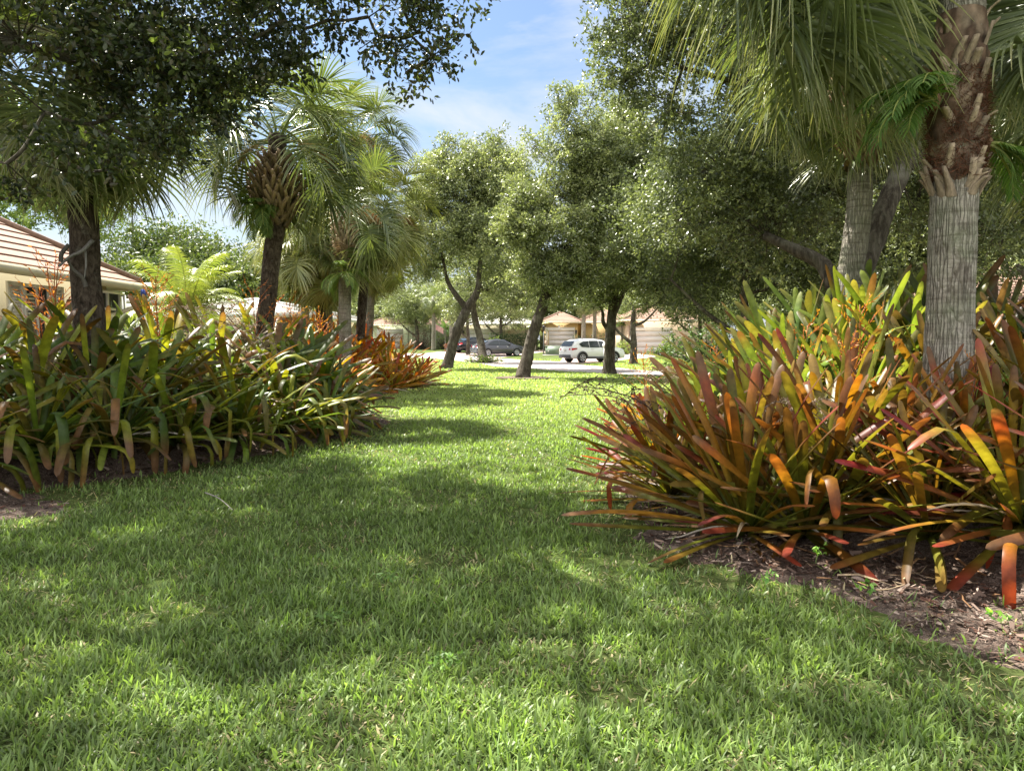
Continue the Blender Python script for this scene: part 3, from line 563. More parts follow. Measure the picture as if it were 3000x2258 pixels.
# litter of dry leaves and stems on the mulch
rng = np.random.default_rng(11); N = 200
lx = np.concatenate([rng.uniform(1.5, 5.2, N), rng.uniform(-6, -2.6, 200)]); ly = np.concatenate([rng.uniform(3.9, 7.2, N), rng.uniform(7.2, 13, 200)])
dd = np.maximum(sdist(RBED, lx, ly), sdist(LBED, lx, ly)); k = dd > .05; lx, ly = lx[k], ly[k]; N = len(lx)
Ls = .05 + .42 * rng.random(N) ** 2; az = rng.normal(.6, .9, N); d = np.stack([np.cos(az), np.sin(az)], -1)
Pt = np.zeros((N, 4, 3))
for j, t_ in enumerate((-.5, -.15, .2, .5)):
    q = np.stack([lx, ly], -1) + d * (Ls * t_)[:, None] + np.stack([-d[:, 1], d[:, 0]], -1) * (np.sin(t_ * 3) * .04 * rng.normal(0, 1, N))[:, None]
    Pt[:, j, :2] = q; Pt[:, j, 2] = bedz(q[:, 0], q[:, 1]) + .022 + rng.random(N) * .03
side = np.stack([-d[:, 1], d[:, 0], rng.normal(0, .5, N)], -1); side = nrm(side)[:, None].repeat(4, 1)
hw = rng.uniform(.003, .013, N)[:, None] * np.array([.9, 1, .8, .25])[None]
V, Q, c = strips(Pt, side, hw, hw * .6, np.broadcast_to(np.array([0, 0, -1.]), Pt.shape))
cl = np.array([[.26, .16, .08], [.36, .28, .18], [.18, .10, .05], [.10, .06, .04]])[rng.integers(0, 4, N)]
mb = MB(); mb.add(V, Q=Q, col=np.repeat(cl[:, None], 4 * c, 1).reshape(-1, 3))
tag(mb.build('leaf_litter', M['straw']), 'dry brown leaves and stems strewn over the mulch under the bromeliads', 'leaf litter', kind='stuff')
# ------------------------------------------------------------------ palms
def fan_frond(seed, elev, pet=.95, Lf=1.1, n=58, droop=1.0, cols=((.085, .12, .042), (.20, .235, .085)), tipc=(.42, .38, .18), wl=.019, dark=1.0):
    """costapalmate leaf pointing along +X; elev = starting angle of the stalk"""
    rng = np.random.default_rng(seed); mb = MB(); K = 9; ca, cb = np.array(cols[0]) * dark, np.array(cols[1]) * dark
    el = np.linspace(elev, elev - .5, K); p = np.zeros((K, 3)); sw = rng.normal(0, .06)
    for k in range(1, K): p[k] = p[k - 1] + np.array([math.cos(el[k]), sw * k / K, math.sin(el[k])]) * pet / (K - 1)
    mb.tube(p, np.linspace(.020, .010, K), 5, col=(.16, .21, .07))
    cl = .48 * Lf; M_ = 14; ce = np.linspace(el[-1], el[-1] - 1.35 * droop, M_); c = np.zeros((M_, 3)); c[0] = p[-1]
    for k in range(1, M_): c[k] = c[k - 1] + np.array([math.cos(ce[k]), sw, math.sin(ce[k])]) * cl / (M_ - 1)
    mb.tube(c, np.linspace(.009, .003, M_), 4, col=(.17, .22, .07))
    u = (np.arange(n) // 2 + .5) / (n / 2); sgn = np.where(np.arange(n) % 2, 1., -1.)
    kf = u * (M_ - 1.01); ki = kf.astype(int); fr = (kf - ki)[:, None]; O = c[ki] * (1 - fr) + c[ki + 1] * fr
    e = ce[ki]; Tg = np.stack([np.cos(e), 0 * e + sw, np.sin(e)], -1); Tg = nrm(Tg); Sv = np.broadcast_to(np.array([0, 1., 0]), Tg.shape) * sgn[:, None]; Up = nrm(np.cross(Tg, np.array([0, -1., 0])))
    Up = np.where(Up[:, 2:3] < 0, -Up, Up)
    a = R_(112) * (1 - u) ** .8 + R_(7) + rng.normal(0, .05, n)
    D = nrm(Tg * np.cos(a)[:, None] + Sv * np.sin(a)[:, None] + Up * (.34 * np.sin(a) + rng.normal(0, .05, n))[:, None])
    Ll = Lf * (.72 + .28 * np.sin(PI * (.15 + .7 * u))) * rng.uniform(.88, 1.08, n); S_ = 9; ts = np.linspace(0, 1, S_)
    Pt = np.zeros((n, S_, 3)); Dr = np.zeros((n, S_, 3)); Pt[:, 0] = O; g = rng.uniform(.7, 1.5, n) * droop
    for k in range(S_):
        d = nrm(D + np.array([0, 0, -1.]) * (g * (1.5 * max(ts[k] - .22, 0)) ** 1.6)[:, None] + rng.normal(0, .02, (n, 3))); Dr[:, k] = d
        if k: Pt[:, k] = Pt[:, k - 1] + (Dr[:, k] + Dr[:, k - 1]) * .5 * (Ll / (S_ - 1))[:, None]
    sd_ = nrm(np.cross(Dr, np.broadcast_to(Up[:, None], Dr.shape))); nn = nrm(np.cross(sd_, Dr))
    hw = wl * rng.uniform(.8, 1.15, n)[:, None] * np.interp(ts, [0, .25, .5, .8, 1], [.35, 1, .85, .38, .05])[None]
    V, Q, cc = strips(Pt, sd_, hw, hw * .55, nn)
    r = rng.random((n, 1, 1)); col = ca * (1 - r) + cb * r; tw = sstep(.55, 1, ts)[None, :, None] * rng.uniform(.1, .9, (n, 1, 1))
    col = col * (1 - tw) + np.array(tipc) * dark * tw; col = np.repeat(col[:, :, None], cc, 2)
    mb.add(V, Q=Q, col=col.reshape(-1, 3)); return mb
ELV = [78, 62, 45, 28, 10, -8, -28, -50]
def frond_set(seed, **kw):
    return [[proto(fan_frond(seed + 10 * i + j, R_(e), droop=(.55, .7, .8, .9, 1.0, 1.05, 1.1, 1.1)[i], **kw).build('frond', M['palm'])) for j in range(2)] for i, e in enumerate(ELV)]
def dead_frond(seed):
    return proto(fan_frond(seed, R_(-58), .8, .7, 36, 1.2, ((.22, .15, .08), (.34, .25, .15)), (.42, .34, .22)).build('dead_frond', M['straw']))
FS = {'green': frond_set(400), 'gold': frond_set(500, cols=((.16, .19, .055), (.30, .31, .10)), tipc=(.48, .41, .18)), 'big': frond_set(600, pet=1.35, Lf=1.45, n=72, wl=.0215, cols=((.11, .14, .065), (.24, .28, .13)), tipc=(.48, .43, .22))}
DF = [dead_frond(700), dead_frond(701)]
def fruitstalk(seed, L_=1.5, col=(.40, .32, .12)):
    rng = np.random.default_rng(seed); mb = MB(); K = 12; e = np.linspace(.5, -1.1, K); p = np.zeros((K, 3))
    for k in range(1, K): p[k] = p[k - 1] + np.array([math.cos(e[k]), 0, math.sin(e[k])]) * L_ / (K - 1)
    mb.tube(p, np.linspace(.014, .004, K), 5, col=(.3, .27, .1)); N = 520
    k = rng.uniform(3.5, K - 1.01, N); ki = k.astype(int); A = p[ki] + (p[ki + 1] - p[ki]) * (k - ki)[:, None]
    d = nrm(rng.normal(0, .55, (N, 3)) + np.array([.5, 0, -.45])); B = A + d * rng.uniform(.08, .26, (N, 1)); mid = (A + B) / 2 + rng.normal(0, .02, (N, 3))
    V, Q = tubes(A, B, .0028, .0018, 3, mid); mb.add(V, Q=Q, col=np.repeat(np.array(col) * rng.uniform(.7, 1.2, (N, 1)), 9, 0)); return mb
FRU = [proto(fruitstalk(710).build('fruit_stalk', M['straw'])), proto(fruitstalk(711, 1.3, (.50, .30, .13)).build('fruit_stalk', M['straw'])), proto(fruitstalk(712, 1.4, (.30, .36, .10)).build('fruit_stalk', M['straw']))]

def trunk_mesh(path, r0, r1, seed, n=28, seg=10, rough=.035, flare=1.25):
    pts = bez(path, seg); m = len(pts); s = np.linspace(0, 1, m); rad = (r0 + (r1 - r0) * s) * (1 + (flare - 1) * np.exp(-s * 14))
    V, Q, T = tube(pts, rad, n); rng = np.random.default_rng(seed)
    ctr = np.repeat(pts, n, 0); W = V[:m * n]; dr = W - ctr; nz = (vnoise(W * np.array([9, 9, 2.5]), seed) - .5) * 2 + (vnoise(W * np.array([26, 26, 12]), seed + 1) - .5)
    V[:m * n] = ctr + dr * (1 + rough * nz[:, None] / .6)
    return V, Q, T, pts, rad
def boots(mb, top, r0, zlo, zhi, path, seed, n=70, cut=.34, col=(.30, .22, .14), out=.55, fat=1):
    """criss-cross leaf bases left on the trunk"""
    rng = np.random.default_rng(seed)
    P_ = np.asarray(path)
    for i in range(n):
        f = i / (n - 1); z = zlo + (zhi - zlo) * f; k = np.searchsorted(P_[:, 2], z); k = min(max(k, 1), len(P_) - 1); tt = (z - P_[k - 1, 2]) / max(P_[k, 2] - P_[k - 1, 2], 1e-6)
        c0 = P_[k - 1] * (1 - tt) + P_[k] * tt; az = i * 2.39996 + rng.normal(0, .06)
        er = np.array([math.cos(az), math.sin(az), 0]); et = np.array([-math.sin(az), math.cos(az), 0])
        for sg in (-1, 1):
            a = c0 + er * r0 * .93 - et * sg * .075; a[2] = z - .10
            env = fat * math.sin(PI * min(1, .25 + .75 * f)) if fat > 1 else 1; o_ = (out + .25 * f) * (1 + (env - 1) * .5 if fat > 1 else 1); b = c0 + er * (r0 + (.10 * o_ + .05) * max(1, env)) + et * sg * .03; b[2] = z + cut * .5
            d = b + er * .13 * o_ + et * sg * .075; d[2] = z + cut * rng.uniform(.85, 1.05)
            pts = bez([a, b, d], 4); K = len(pts); t = nrm(np.gradient(pts, axis=0)); sdv = nrm(np.cross(t, er)); nn = np.cross(sdv, t)
            wv = np.linspace(.058, .034, K)[:, None]; th = np.linspace(.016, .010, K)[:, None]
            V = np.stack([pts - sdv * wv, pts - sdv * wv * .5 + nn * th * 1.6, pts + sdv * wv * .5 + nn * th * 1.6, pts + sdv * wv, pts - nn * th], 1); idx = np.arange(K * 5).reshape(K, 5)
            Q = np.stack([idx[:-1], np.roll(idx[:-1], -1, 1), np.roll(idx[1:], -1, 1), idx[1:]], -1).reshape(-1, 4)
            e = idx[-1]; cr = np.array(col) * rng.uniform(.6, 1.25); cc = np.repeat(cr[None] * np.linspace(.62, 1.25, K)[:, None], 5, 0)
            mb.add(V.reshape(-1, 3), Q=Q, T=[(e[0], e[1], e[4]), (e[1], e[2], e[4]), (e[2], e[3], e[4])], col=cc)
def palm(label, path, r0, r1, fset, nf=30, seed=0, boot=None, mat='palmtrunk', ndead=3, fruit=(), sc=1.0, lo=-58, az0=0, skip=None, extra=(), group=None, bootcol=(.30, .22, .14), fat=1):
    rr = random.Random(seed); base = np.array(path[0], float)
    e = empty('palm_tree', tuple(base), 0, label, 'palm tree', group)
    V, Q, T, pts, rad = trunk_mesh(path, r0, r1, seed); mb = MB(); mb.add(V - base, Q=Q, T=T); mb.build('trunk', M[mat], e, smooth=True)
    top = pts[-1] - base
    if boot:
        mb = MB(); boots(mb, top, r1 * 1.02, boot[0] - base[2], boot[1] - base[2], pts - base, seed, boot[2], col=bootcol, fat=fat); mb.build('leaf_bases', M['boot'], e)
    for i in range(nf):
        q = (i + .5) / nf; ev = 82 - (82 - lo) * q ** .95; k = min(range(8), key=lambda j: abs(ELV[j] - ev + rr.uniform(-6, 6)))
        az = az0 + i * 2.39996 + rr.uniform(-.2, .2)
        if skip and skip(az % (2 * PI), ev): continue
        s_ = sc * rr.uniform(.88, 1.08)
        inst(rr.choice(FS[fset][k]), e, loc=(top[0] + math.cos(az) * .1, top[1] + math.sin(az) * .1, top[2] - .45 * q + .05), rot=(rr.uniform(-.25, .25), 0, az), sc=s_)
    for az, ev, s_ in extra:
        inst(rr.choice(FS[fset][min(range(8), key=lambda j: abs(ELV[j] - ev))]), e, loc=(top[0] + math.cos(az) * .12, top[1] + math.sin(az) * .12, top[2] - .25), rot=(rr.uniform(-.25, .25), 0, az), sc=s_)
    for i in range(ndead):
        az = rr.random() * 6.28; inst(rr.choice(DF), e, loc=(top[0] + math.cos(az) * .12, top[1] + math.sin(az) * .12, top[2] - .5), rot=(rr.uniform(-.2, .2), rr.uniform(-.1, .25), az), sc=sc * rr.uniform(.8, 1))
    for az, v in fruit: inst(FRU[v], e, loc=(top[0], top[1], top[2] - .15), rot=(0, 0, az), sc=sc)
    return e
def pp(*a): return [P(*q) for q in a]
def at0(p): p = np.array(p); p[2] = float(max(gz(p[0], p[1]), bedz([p[0]], [p[1]])[0])) - .05; return p
# right: near palm with the thick pale trunk
pA = P(2790, 900, 6.5); topA = np.array([pA[0] + .10, 6.6, 6.1])
A_path = [at0(P(2775, 1150, 6.5)), P(2780, 1000, 6.5), P(2790, 700, 6.5), P(2803, 400, 6.5), P(2808, 150, 6.5), topA]
palm('tall palm with thick pale fissured trunk rising from the right bed, nearest palm', A_path, .195, .18, 'big', 36, 21, None, 'palmtrunk', 0, fruit=((2.9, 0), (3.3, 1), (2.6, 2), (3.0, 2)), sc=1.0, lo=-40, skip=lambda az, ev: ev < 35 and 3.75 < az < 5.9, extra=[(2.75, 28, 1.1), (3.05, 10, 1.15), (3.3, 28, 1.2), (3.0, -8, 1.1), (3.45, 10, 1.1), (2.85, -28, 1.1), (3.2, 45, 1.25), (3.15, -28, 1.0), (2.9, 45, 1.2), (.2, -28, 1.), (.5, -50, 1.), (-.2, -8, 1.), (3.5, 28, 1.15)])
# right: second palm with criss-cross leaf bases
pB = pp((2480, 930, 10.6), (2490, 800, 10.6), (2516, 620, 10.6), (2520, 420, 10.6), (2516, 250, 10.6), (2510, 60, 10.6)); pB = [at0(pB[0])] + pB
palm('leaning palm with split leaf bases on its upper trunk, beside the forked oak', pB, .185, .155, 'green', 30, 22, (P(0, 480, 10.6)[2], P(0, 130, 10.6)[2], 76), 'palmtrunk', 2, skip=lambda az, ev: ev < 25 and 3.6 < az < 5.6, fat=1.25, sc=1.05, bootcol=(.38, .27, .17))
# a palm whose fronds hang in at the right edge
pR = np.array([7.6, 9.4, 0.]); palm('palm just outside the right bed end whose fronds hang behind the thick pale trunk', [at0(pR), pR + [0, 0, 2], pR + [-.1, 0, 4.2], pR + [-.15, 0, 5.0]], .2, .17, 'green', 30, 23, None, 'palmtrunk', 2, sc=1.1)
# left palms
pL = pp((262, 950, 10.5), (250, 800, 10.5), (245, 650, 10.5), (222, 480, 10.5), (225, 330, 10.5), (240, 210, 10.5)); pL = [at0(pL[0])] + pL
pl1 = palm('leftmost palm, dark trunk with a dead grey frond stub, beside the tiled house', pL, .20, .18, 'green', 28, 24, None, 'palmtrunkdark', 2, sc=1.0)
p2 = pp((775, 960, 15), (785, 880, 15), (795, 760, 15), (812, 640, 15), (808, 540, 15), (814, 395, 15)); p2 = [at0(p2[0])] + p2
palm('palm with dark lichened trunk and a fat basket of brown leaf bases', p2, .17, .175, 'green', 34, 25, (P(0, 650, 15)[2], P(0, 490, 15)[2], 84), 'palmtrunkdark', 2, fruit=((.6, 1), (2.6, 0)), sc=1.02, lo=-38, skip=lambda az, ev: ev < 0 and 3.9 < az < 5.5, fat=1.9, bootcol=(.29, .21, .14))
GP = 'palms standing together behind the left bed'
def palmc(label, x, yb, ytop, Y, r, fs, nf, seed, boot=None, sc=1., lean=0, mat='palmtrunk', **kw):
    a = at0(P(x, 950, Y)); b = P(x + lean * .4, (950 + ytop) / 2, Y); c = P(x + lean, ytop, Y)
    palm(label, [a, b, c], r, r * .92, fs, nf, seed, boot and (P(0, boot[0], Y)[2], P(0, boot[1], Y)[2], boot[2]), mat, 3, sc=sc, group=GP, **kw)
palmc('palm with pale straight trunk and cream criss-cross leaf bases, in front of the cluster', 1010, 0, 605, 21, .175, 'green', 28, 31, (775, 650, 50), 1.0, bootcol=(.44, .35, .24), fruit=((1, 0), (5.9, 1)), skip=lambda az, ev: ev < 10 and 4.4 < az < 5.1, lo=-55)
palmc('tallest palm of the cluster, its dark green crown leaning to the right', 995, 0, 400, 25, .15, 'green', 32, 32, (500, 420, 30), 1.08, 40, fruit=((5.5, 1),), lo=-35)
palmc('palm with yellow-green crown and pale trunk, second trunk of the cluster', 962, 0, 700, 23, .17, 'gold', 30, 33, (790, 720, 30), .95, -20, fruit=((2, 1), (4, 0)))
palmc('short shaggy palm with peeling stubs, leftmost trunk of the cluster', 942, 0, 735, 22.5, .15, 'gold', 28, 34, (880, 750, 46), .9, -10, 'palmtrunkdark', fruit=((3.2, 1),))
palmc('palm with golden fan leaves, rightmost trunk of the cluster', 1045, 0, 620, 24, .15, 'gold', 30, 35, (720, 650, 30), 1.0, 70, 'palmtrunkdark', fruit=((.2, 1),))
palmc('slim palm with drooping gold-green crown, between the cluster and the basket palm', 900, 0, 690, 27, .14, 'gold', 28, 36, None, 1.0, -30, fruit=((3.6, 1), (1.2, 0)))
palmc('palm with low yellowish crown at the back of the cluster', 1075, 0, 730, 27, .14, 'gold', 26, 37, None, .85, 40)

# feather-leaved palms
def feather(seed, elev, Lr=2.2, n=90, cols=((.20, .26, .05), (.36, .38, .11)), ll=.52, wl=.017):
    rng = np.random.default_rng(seed); mb = MB(); K = 20; e = elev - np.linspace(0, 1, K) ** 1.8 * (.75 + .75 * math.cos(elev)); p = np.zeros((K, 3)); sw = rng.normal(0, .1)
    for k in range(1, K): p[k] = p[k - 1] + np.array([math.cos(e[k]), sw * k / K, math.sin(e[k])]) * Lr / (K - 1)
    mb.tube(p, np.linspace(.02, .004, K), 5, col=(.34, .36, .12))
    u = .14 + .86 * (np.arange(n) // 2 + .5) / (n / 2); sg = np.where(np.arange(n) % 2, 1., -1.); kf = u * (K - 1.01); ki = kf.astype(int); fr = (kf - ki)[:, None]
    O = p[ki] * (1 - fr) + p[ki + 1] * fr; Tg = np.stack([np.cos(e[ki]), 0 * u, np.sin(e[ki])], -1); Up = np.stack([-np.sin(e[ki]), 0 * u, np.cos(e[ki])], -1)
    D = nrm(Tg * (.55 + .5 * u[:, None]) + np.array([0, 1., 0]) * sg[:, None] * 1.0 + Up * rng.normal(.12, .12, (n, 1))); Ll = ll * np.sin(PI * (.12 + .8 * u)) ** .6 * rng.uniform(.85, 1.1, n); Ks = 6; ts = np.linspace(0, 1, Ks)
    Pt = np.zeros((n, Ks, 3)); Dr = np.zeros((n, Ks, 3)); Pt[:, 0] = O
    for k in range(Ks):
        Dr[:, k] = nrm(D + np.array([0, 0, -1.]) * (1.1 * ts[k] ** 1.3))
        if k: Pt[:, k] = Pt[:, k - 1] + Dr[:, k] * (Ll / (Ks - 1))[:, None]
    sd_ = nrm(np.cross(Dr, np.broadcast_to(Up[:, None], Dr.shape))); nn = nrm(np.cross(sd_, Dr)); hw = wl * np.interp(ts, [0, .3, .7, 1], [.5, 1, .6, .06])[None] * np.ones((n, 1))
    V, Q, c = strips(Pt, sd_, hw, hw * .6, nn); r = rng.random((n, 1, 1)); col = np.array(cols[0]) * (1 - r) + np.array(cols[1]) * r
    mb.add(V, Q=Q, col=np.repeat(np.repeat(col, Ks, 1)[:, :, None], c, 2).reshape(-1, 3)); return mb
FE = [proto(feather(800 + i, R_(e)).build('frond', M['palm'])) for i, e in enumerate((80, 66, 52, 40, 25, 10))]
FEg = [proto(feather(820 + i, R_(e), 1.7, 80, ((.07, .15, .03), (.16, .26, .06)), .42).build('frond', M['palm'])) for i, e in enumerate((80, 66, 52, 40, 25, 10))]
def feather_palm(label, base, h, fr, nf, sc, seed, name='coconut_palm', cat='palm tree', r=.09, stems=1, group=None):
    rr = random.Random(seed); e = empty(name, tuple(base), 0, label, cat, group)
    for s_ in range(stems):
        ox, oy = (rr.uniform(-.35, .35), rr.uniform(-.35, .35)) if stems > 1 else (0, 0); hh = h * rr.uniform(.75, 1.05) if stems > 1 else h
        V, Q, T, pts, rad = trunk_mesh([(ox * .4, oy * .4, -.05), (ox * .7, oy * .7, hh / 2), (ox, oy, hh)], r, r * .8, seed + s_, 10, 5); mb = MB(); mb.add(V, Q=Q, T=T); mb.build('trunk', M['palmtrunk'], e, smooth=True)
        for i in range(nf):
            q = (i + .5) / nf; k = min(int(q * 6), 5); az = i * 2.39996 + rr.uniform(-.2, .2); inst(fr[k], e, loc=(ox, oy, hh - .1 * q), rot=(rr.uniform(-.3, .3), 0, az), sc=sc * rr.uniform(.85, 1.1))
    return e
feather_palm('young coconut palm with yellow-green feather fronds behind the left bed', at0(P(545, 900, 20)), 2.3, FE, 26, .92, 50)
feather_palm('clump of bright green cane palms beside the coconut palm', at0(P(690, 900, 24)), 1.5, FEg, 12, .75, 51, 'cane_palm', 'palm tree', .04, 3)
# ferns and loose things on the trunks
def fern(label, c, n, L_, seed, el=(20, -30), azr=None, cols=((.06, .12, .03), (.14, .21, .06)), w_=.011, name='fern'):
    rng = np.random.default_rng(seed); e = empty(name, tuple(c), 0, label, 'fern'); mb = MB()
    for i in range(n):
        az = rng.uniform(*azr) if azr else i * 2.4; f = feather(seed * 7 + i, R_(rng.uniform(el[1], el[0])), L_ * rng.uniform(.7, 1.1), 34, cols, L_ * .34, w_)
        ca, sa = math.cos(az), math.sin(az); 
        for V, Cc in zip(f.V, f.C): pass
        off = 0
        V = np.concatenate(f.V); Cc = np.concatenate(f.C); V = np.stack([V[:, 0] * ca - V[:, 1] * sa, V[:, 0] * sa + V[:, 1] * ca, V[:, 2]], -1)
        mb.add(V, Q=np.concatenate(f.Q), T=np.concatenate(f.T) if f.T else None, col=Cc)
    mb.build('fronds', M['fern'], e); 
    m2 = MB(); m2.tube([(0, 0, -.06), (0, 0, .02), (0, 0, .08)], [.03, .05, .02], 7, col=(.16, .09, .05)); m2.build('rootstock', M['boot'], e); return e
fA = P(2740, 300, 6.38); fern('bright green fern arching out of the nearest palm trunk', fA, 13, .72, 61, (35, -5), (2.6, 4.2))
fern('small leafy fern on the shaded side of the nearest palm trunk', P(2890, 420, 6.5), 7, .6, 62, (0, -50), (-1.2, .8))
fern('leafy green climber beside the foot of the nearest palm trunk', P(2880, 1110, 6.5), 8, .42, 63, (60, -40), None, ((.14, .22, .04), (.30, .40, .10)), .035, 'climber')
fern('dark green fern hanging under the basket of brown leaf bases', P(765, 610, 14.8), 15, .72, 64, (55, -40), (2.0, 5.6), ((.07, .12, .03), (.16, .22, .06)), .013)
fern('light green fern skirt under the cream leaf bases', P(1005, 800, 20.7), 15, .9, 65, (50, -45), None, ((.10, .16, .04), (.20, .27, .07)), .014)
# brown fibre and stubs on the near palm trunk
mb = MB(); rng = np.random.default_rng(66); N = 5200
zs_ = np.linspace(P(0, 545, 6.5)[2], P(0, 40, 6.5)[2], 40); cp = np.stack([np.interp(zs_, [p[2] for p in A_path[1:]], [p[0] for p in A_path[1:]]), 0 * zs_ + 6.5, zs_], -1); V, Q, T = tube(cp, .176 + .034 * np.sin(np.linspace(0, PI, 40)) ** .6, 40, False)
dr = nrm((V - np.repeat(cp, 40, 0)) * [1, 1, 0]); nz = vnoise(V * 9, 8) * .6 + vnoise(V * 26, 9) * .4; env = np.repeat(np.sin(np.linspace(0.0, PI, 40)) ** .5, 40); V = V + dr * ((nz - .42) * .10 * env)[:, None]
mb.add(V, Q=Q, col=np.array([.105, .066, .045]) * (.25 + 1.7 * vnoise(V * [24, 24, 8], 13)[:, None]) + np.array([.11, .09, .065]) * (sstep(.55, .7, vnoise(V * [9, 9, 5], 12)) * (.4 + vnoise(V * [40, 40, 12], 14)))[:, None])
zz = rng.uniform(P(0, 530, 6.5)[2], P(0, 215, 6.5)[2], N); az = rng.uniform(0, 2 * PI, N); cx = np.interp(zz, [p[2] for p in A_path[1:]], [p[0] for p in A_path[1:]]); r_ = .19 + .035 * rng.random(N)
A_ = np.stack([cx + np.cos(az) * r_, 6.5 + np.sin(az) * r_, zz], -1); B_ = A_ + np.stack([np.cos(az) * .02, np.sin(az) * .02, 0 * az], -1) + rng.normal(0, .035, (N, 3)); V, Q = tubes(A_, B_, .0028, .001, 3)
mb.add(V, Q=Q, col=np.repeat(np.array([.13, .055, .03]) * rng.uniform(.4, 1.5, (N, 1)), 6, 0)); fib = tag(mb.build('fibre_sleeve', M['wood']), None)
palmA = [o for o in C.objects if o.name.startswith('palm_tree')][0]
fib.parent = palmA; fib.location = -Vector(palmA.location)
for i in range(46):
    mb = MB(); z = rng.uniform(P(0, 590, 6.5)[2], P(0, 40, 6.5)[2]) if i > 12 else P(0, 575 + 12 * math.sin(i * 5), 6.5)[2]; az = rng.uniform(2.4, 7.0); er = np.array([math.cos(az), math.sin(az), 0]); et = np.array([-er[1], er[0], 0]); c0 = np.array([np.interp(z, [p[2] for p in A_path[1:]], [p[0] for p in A_path[1:]]), 6.5, z])
    pts = bez([c0 + er * .17, c0 + er * .205 + [0, 0, .08], c0 + er * rng.uniform(.24, .29) + et * rng.normal(0, .03) + [0, 0, rng.uniform(.12, .26)]], 3); K = len(pts); wv = np.linspace(.055, rng.uniform(.015, .045), K)[:, None]
    V = np.stack([pts - et * wv, pts + er * .018, pts + et * wv, pts - er * .012], 1); idx = np.arange(K * 4).reshape(K, 4); Q = np.stack([idx[:-1], np.roll(idx[:-1], -1, 1), np.roll(idx[1:], -1, 1), idx[1:]], -1).reshape(-1, 4)
    mb.add(V.reshape(-1, 3), Q=list(Q) + [idx[-1]], col=np.array([.30, .23, .16]) * rng.uniform(.6, 1.3)); ob = mb.build('leaf_stub', M['boot'], palmA); ob.location = -Vector(palmA.location)
# dead frond stub hanging on the leftmost palm
mb = MB(); q0 = P(262, 905, 10.25)
def strap(mb, pts, w0, w1, th, col, up=(0, -1, 0)):
    pts = bez(pts, 5); K = len(pts); t = nrm(np.gradient(pts, axis=0)); s_ = nrm(np.cross(t, np.array(up, float))); n_ = np.cross(s_, t); wv = np.linspace(w0, w1, K)[:, None]
    V = np.stack([pts - s_ * wv, pts + n_ * th, pts + s_ * wv, pts - n_ * th], 1); idx = np.arange(K * 4).reshape(K, 4); Q = np.stack([idx[:-1], np.roll(idx[:-1], -1, 1), np.roll(idx[1:], -1, 1), idx[1:]], -1).reshape(-1, 4)
    mb.add(V.reshape(-1, 3), Q=list(Q) + [idx[-1], idx[0]], col=col)
strap(mb, pp((252, 840, 10.26), (240, 812, 10.24), (215, 790, 10.22), (198, 762, 10.15)), .035, .02, .012, (.11, .10, .085))
strap(mb, pp((172, 780, 10.1), (205, 752, 10.1), (240, 735, 10.12), (272, 703, 10.2)), .018, .032, .010, (.17, .16, .145))
strap(mb, pp((178, 768, 10.1), (180, 745, 10.08), (190, 730, 10.1), (202, 716, 10.12)), .035, .03, .012, (.09, .08, .07))
strap(mb, pp((250, 735, 10.2), (252, 775, 10.17), (247, 815, 10.18)), .018, .008, .008, (.21, .20, .185))
ob = mb.build('dead_frond', M['boot'], pl1); ob.location = -Vector(pl1.location)

# ------------------------------------------------------------------ oaks
def leaf_cloud(mb, ctr, rng, n_per, rad, size, cols, near=False, flat=.75, top=None):
    """leaf-sized faces gathered on twigs round the cluster centres"""
    N = len(ctr) * n_per; c = np.repeat(ctr, n_per, 0)
    per = 11; nt_ = int(math.ceil(n_per / per)); tw = nrm(rng.normal(0, 1, (len(ctr), nt_, 3)) + np.array([0, 0, .1])); lt = rng.uniform(.6, 1.15, (len(ctr), nt_)); o0 = rng.normal(0, .30, (len(ctr), nt_, 3))
    j = (np.arange(n_per) // per); k_ = (np.arange(n_per) % per + .5) / per; rd = np.repeat(np.broadcast_to(rad, (len(ctr),)), n_per)[:, None]
    TW = tw[:, j].reshape(-1, 3); LT = lt[:, j].reshape(-1, 1); O0 = o0[:, j].reshape(-1, 3); KK = np.tile(k_, len(ctr))[:, None]
    off = O0 + TW * LT * KK; p = c + off * rd * np.array([1, 1, flat]) + rng.normal(0, .022, (N, 3)) * (rd / .3) - np.array([0, 0, .12]) * KK ** 2 * rd; d = nrm(TW * .8 + rng.normal(0, .6, (N, 3)) + np.array([0, 0, -.12]))
    n_ = nrm(rng.normal(0, .8, (N, 3)) + np.array([0, 0, .7])); s_ = nrm(np.cross(d, n_)); up = np.cross(s_, d)
    Ls = size * rng.uniform(.65, 1.2, (N, 1)); W = Ls * rng.uniform(.40, .55, (N, 1))
    cl = np.array(cols); tone = np.repeat(rng.random(len(ctr)), n_per)[:, None]; pick = cl[np.minimum((rng.random(N) * .55 * len(cl) + tone[:, 0] * .45 * len(cl)).astype(int), len(cl) - 1)]
    col = pick * rng.uniform(.75, 1.3, (N, 1)) * (.75 + .5 * tone)
    if near:
        V = np.stack([p, p + d * Ls * .35 - s_ * W * .44 + up * W * .15, p + d * Ls * .72 - s_ * W * .48 + up * W * .15, p + d * Ls, p + d * Ls * .72 + s_ * W * .48 + up * W * .15, p + d * Ls * .35 + s_ * W * .44 + up * W * .15], 1)
        i = np.arange(N)[:, None] * 6; Q = np.concatenate([i + np.array([[0, 1, 2, 3]]), i + np.array([[0, 3, 4, 5]])], 0); k = 6
    else:
        V = np.stack([p, p + d * Ls * .5 - s_ * W * .5, p + d * Ls, p + d * Ls * .5 + s_ * W * .5], 1); Q = np.arange(N)[:, None] * 4 + np.array([[0, 1, 2, 3]]); k = 4
    mb.add(V.reshape(-1, 3), Q=Q, col=np.repeat(col, k, 0))
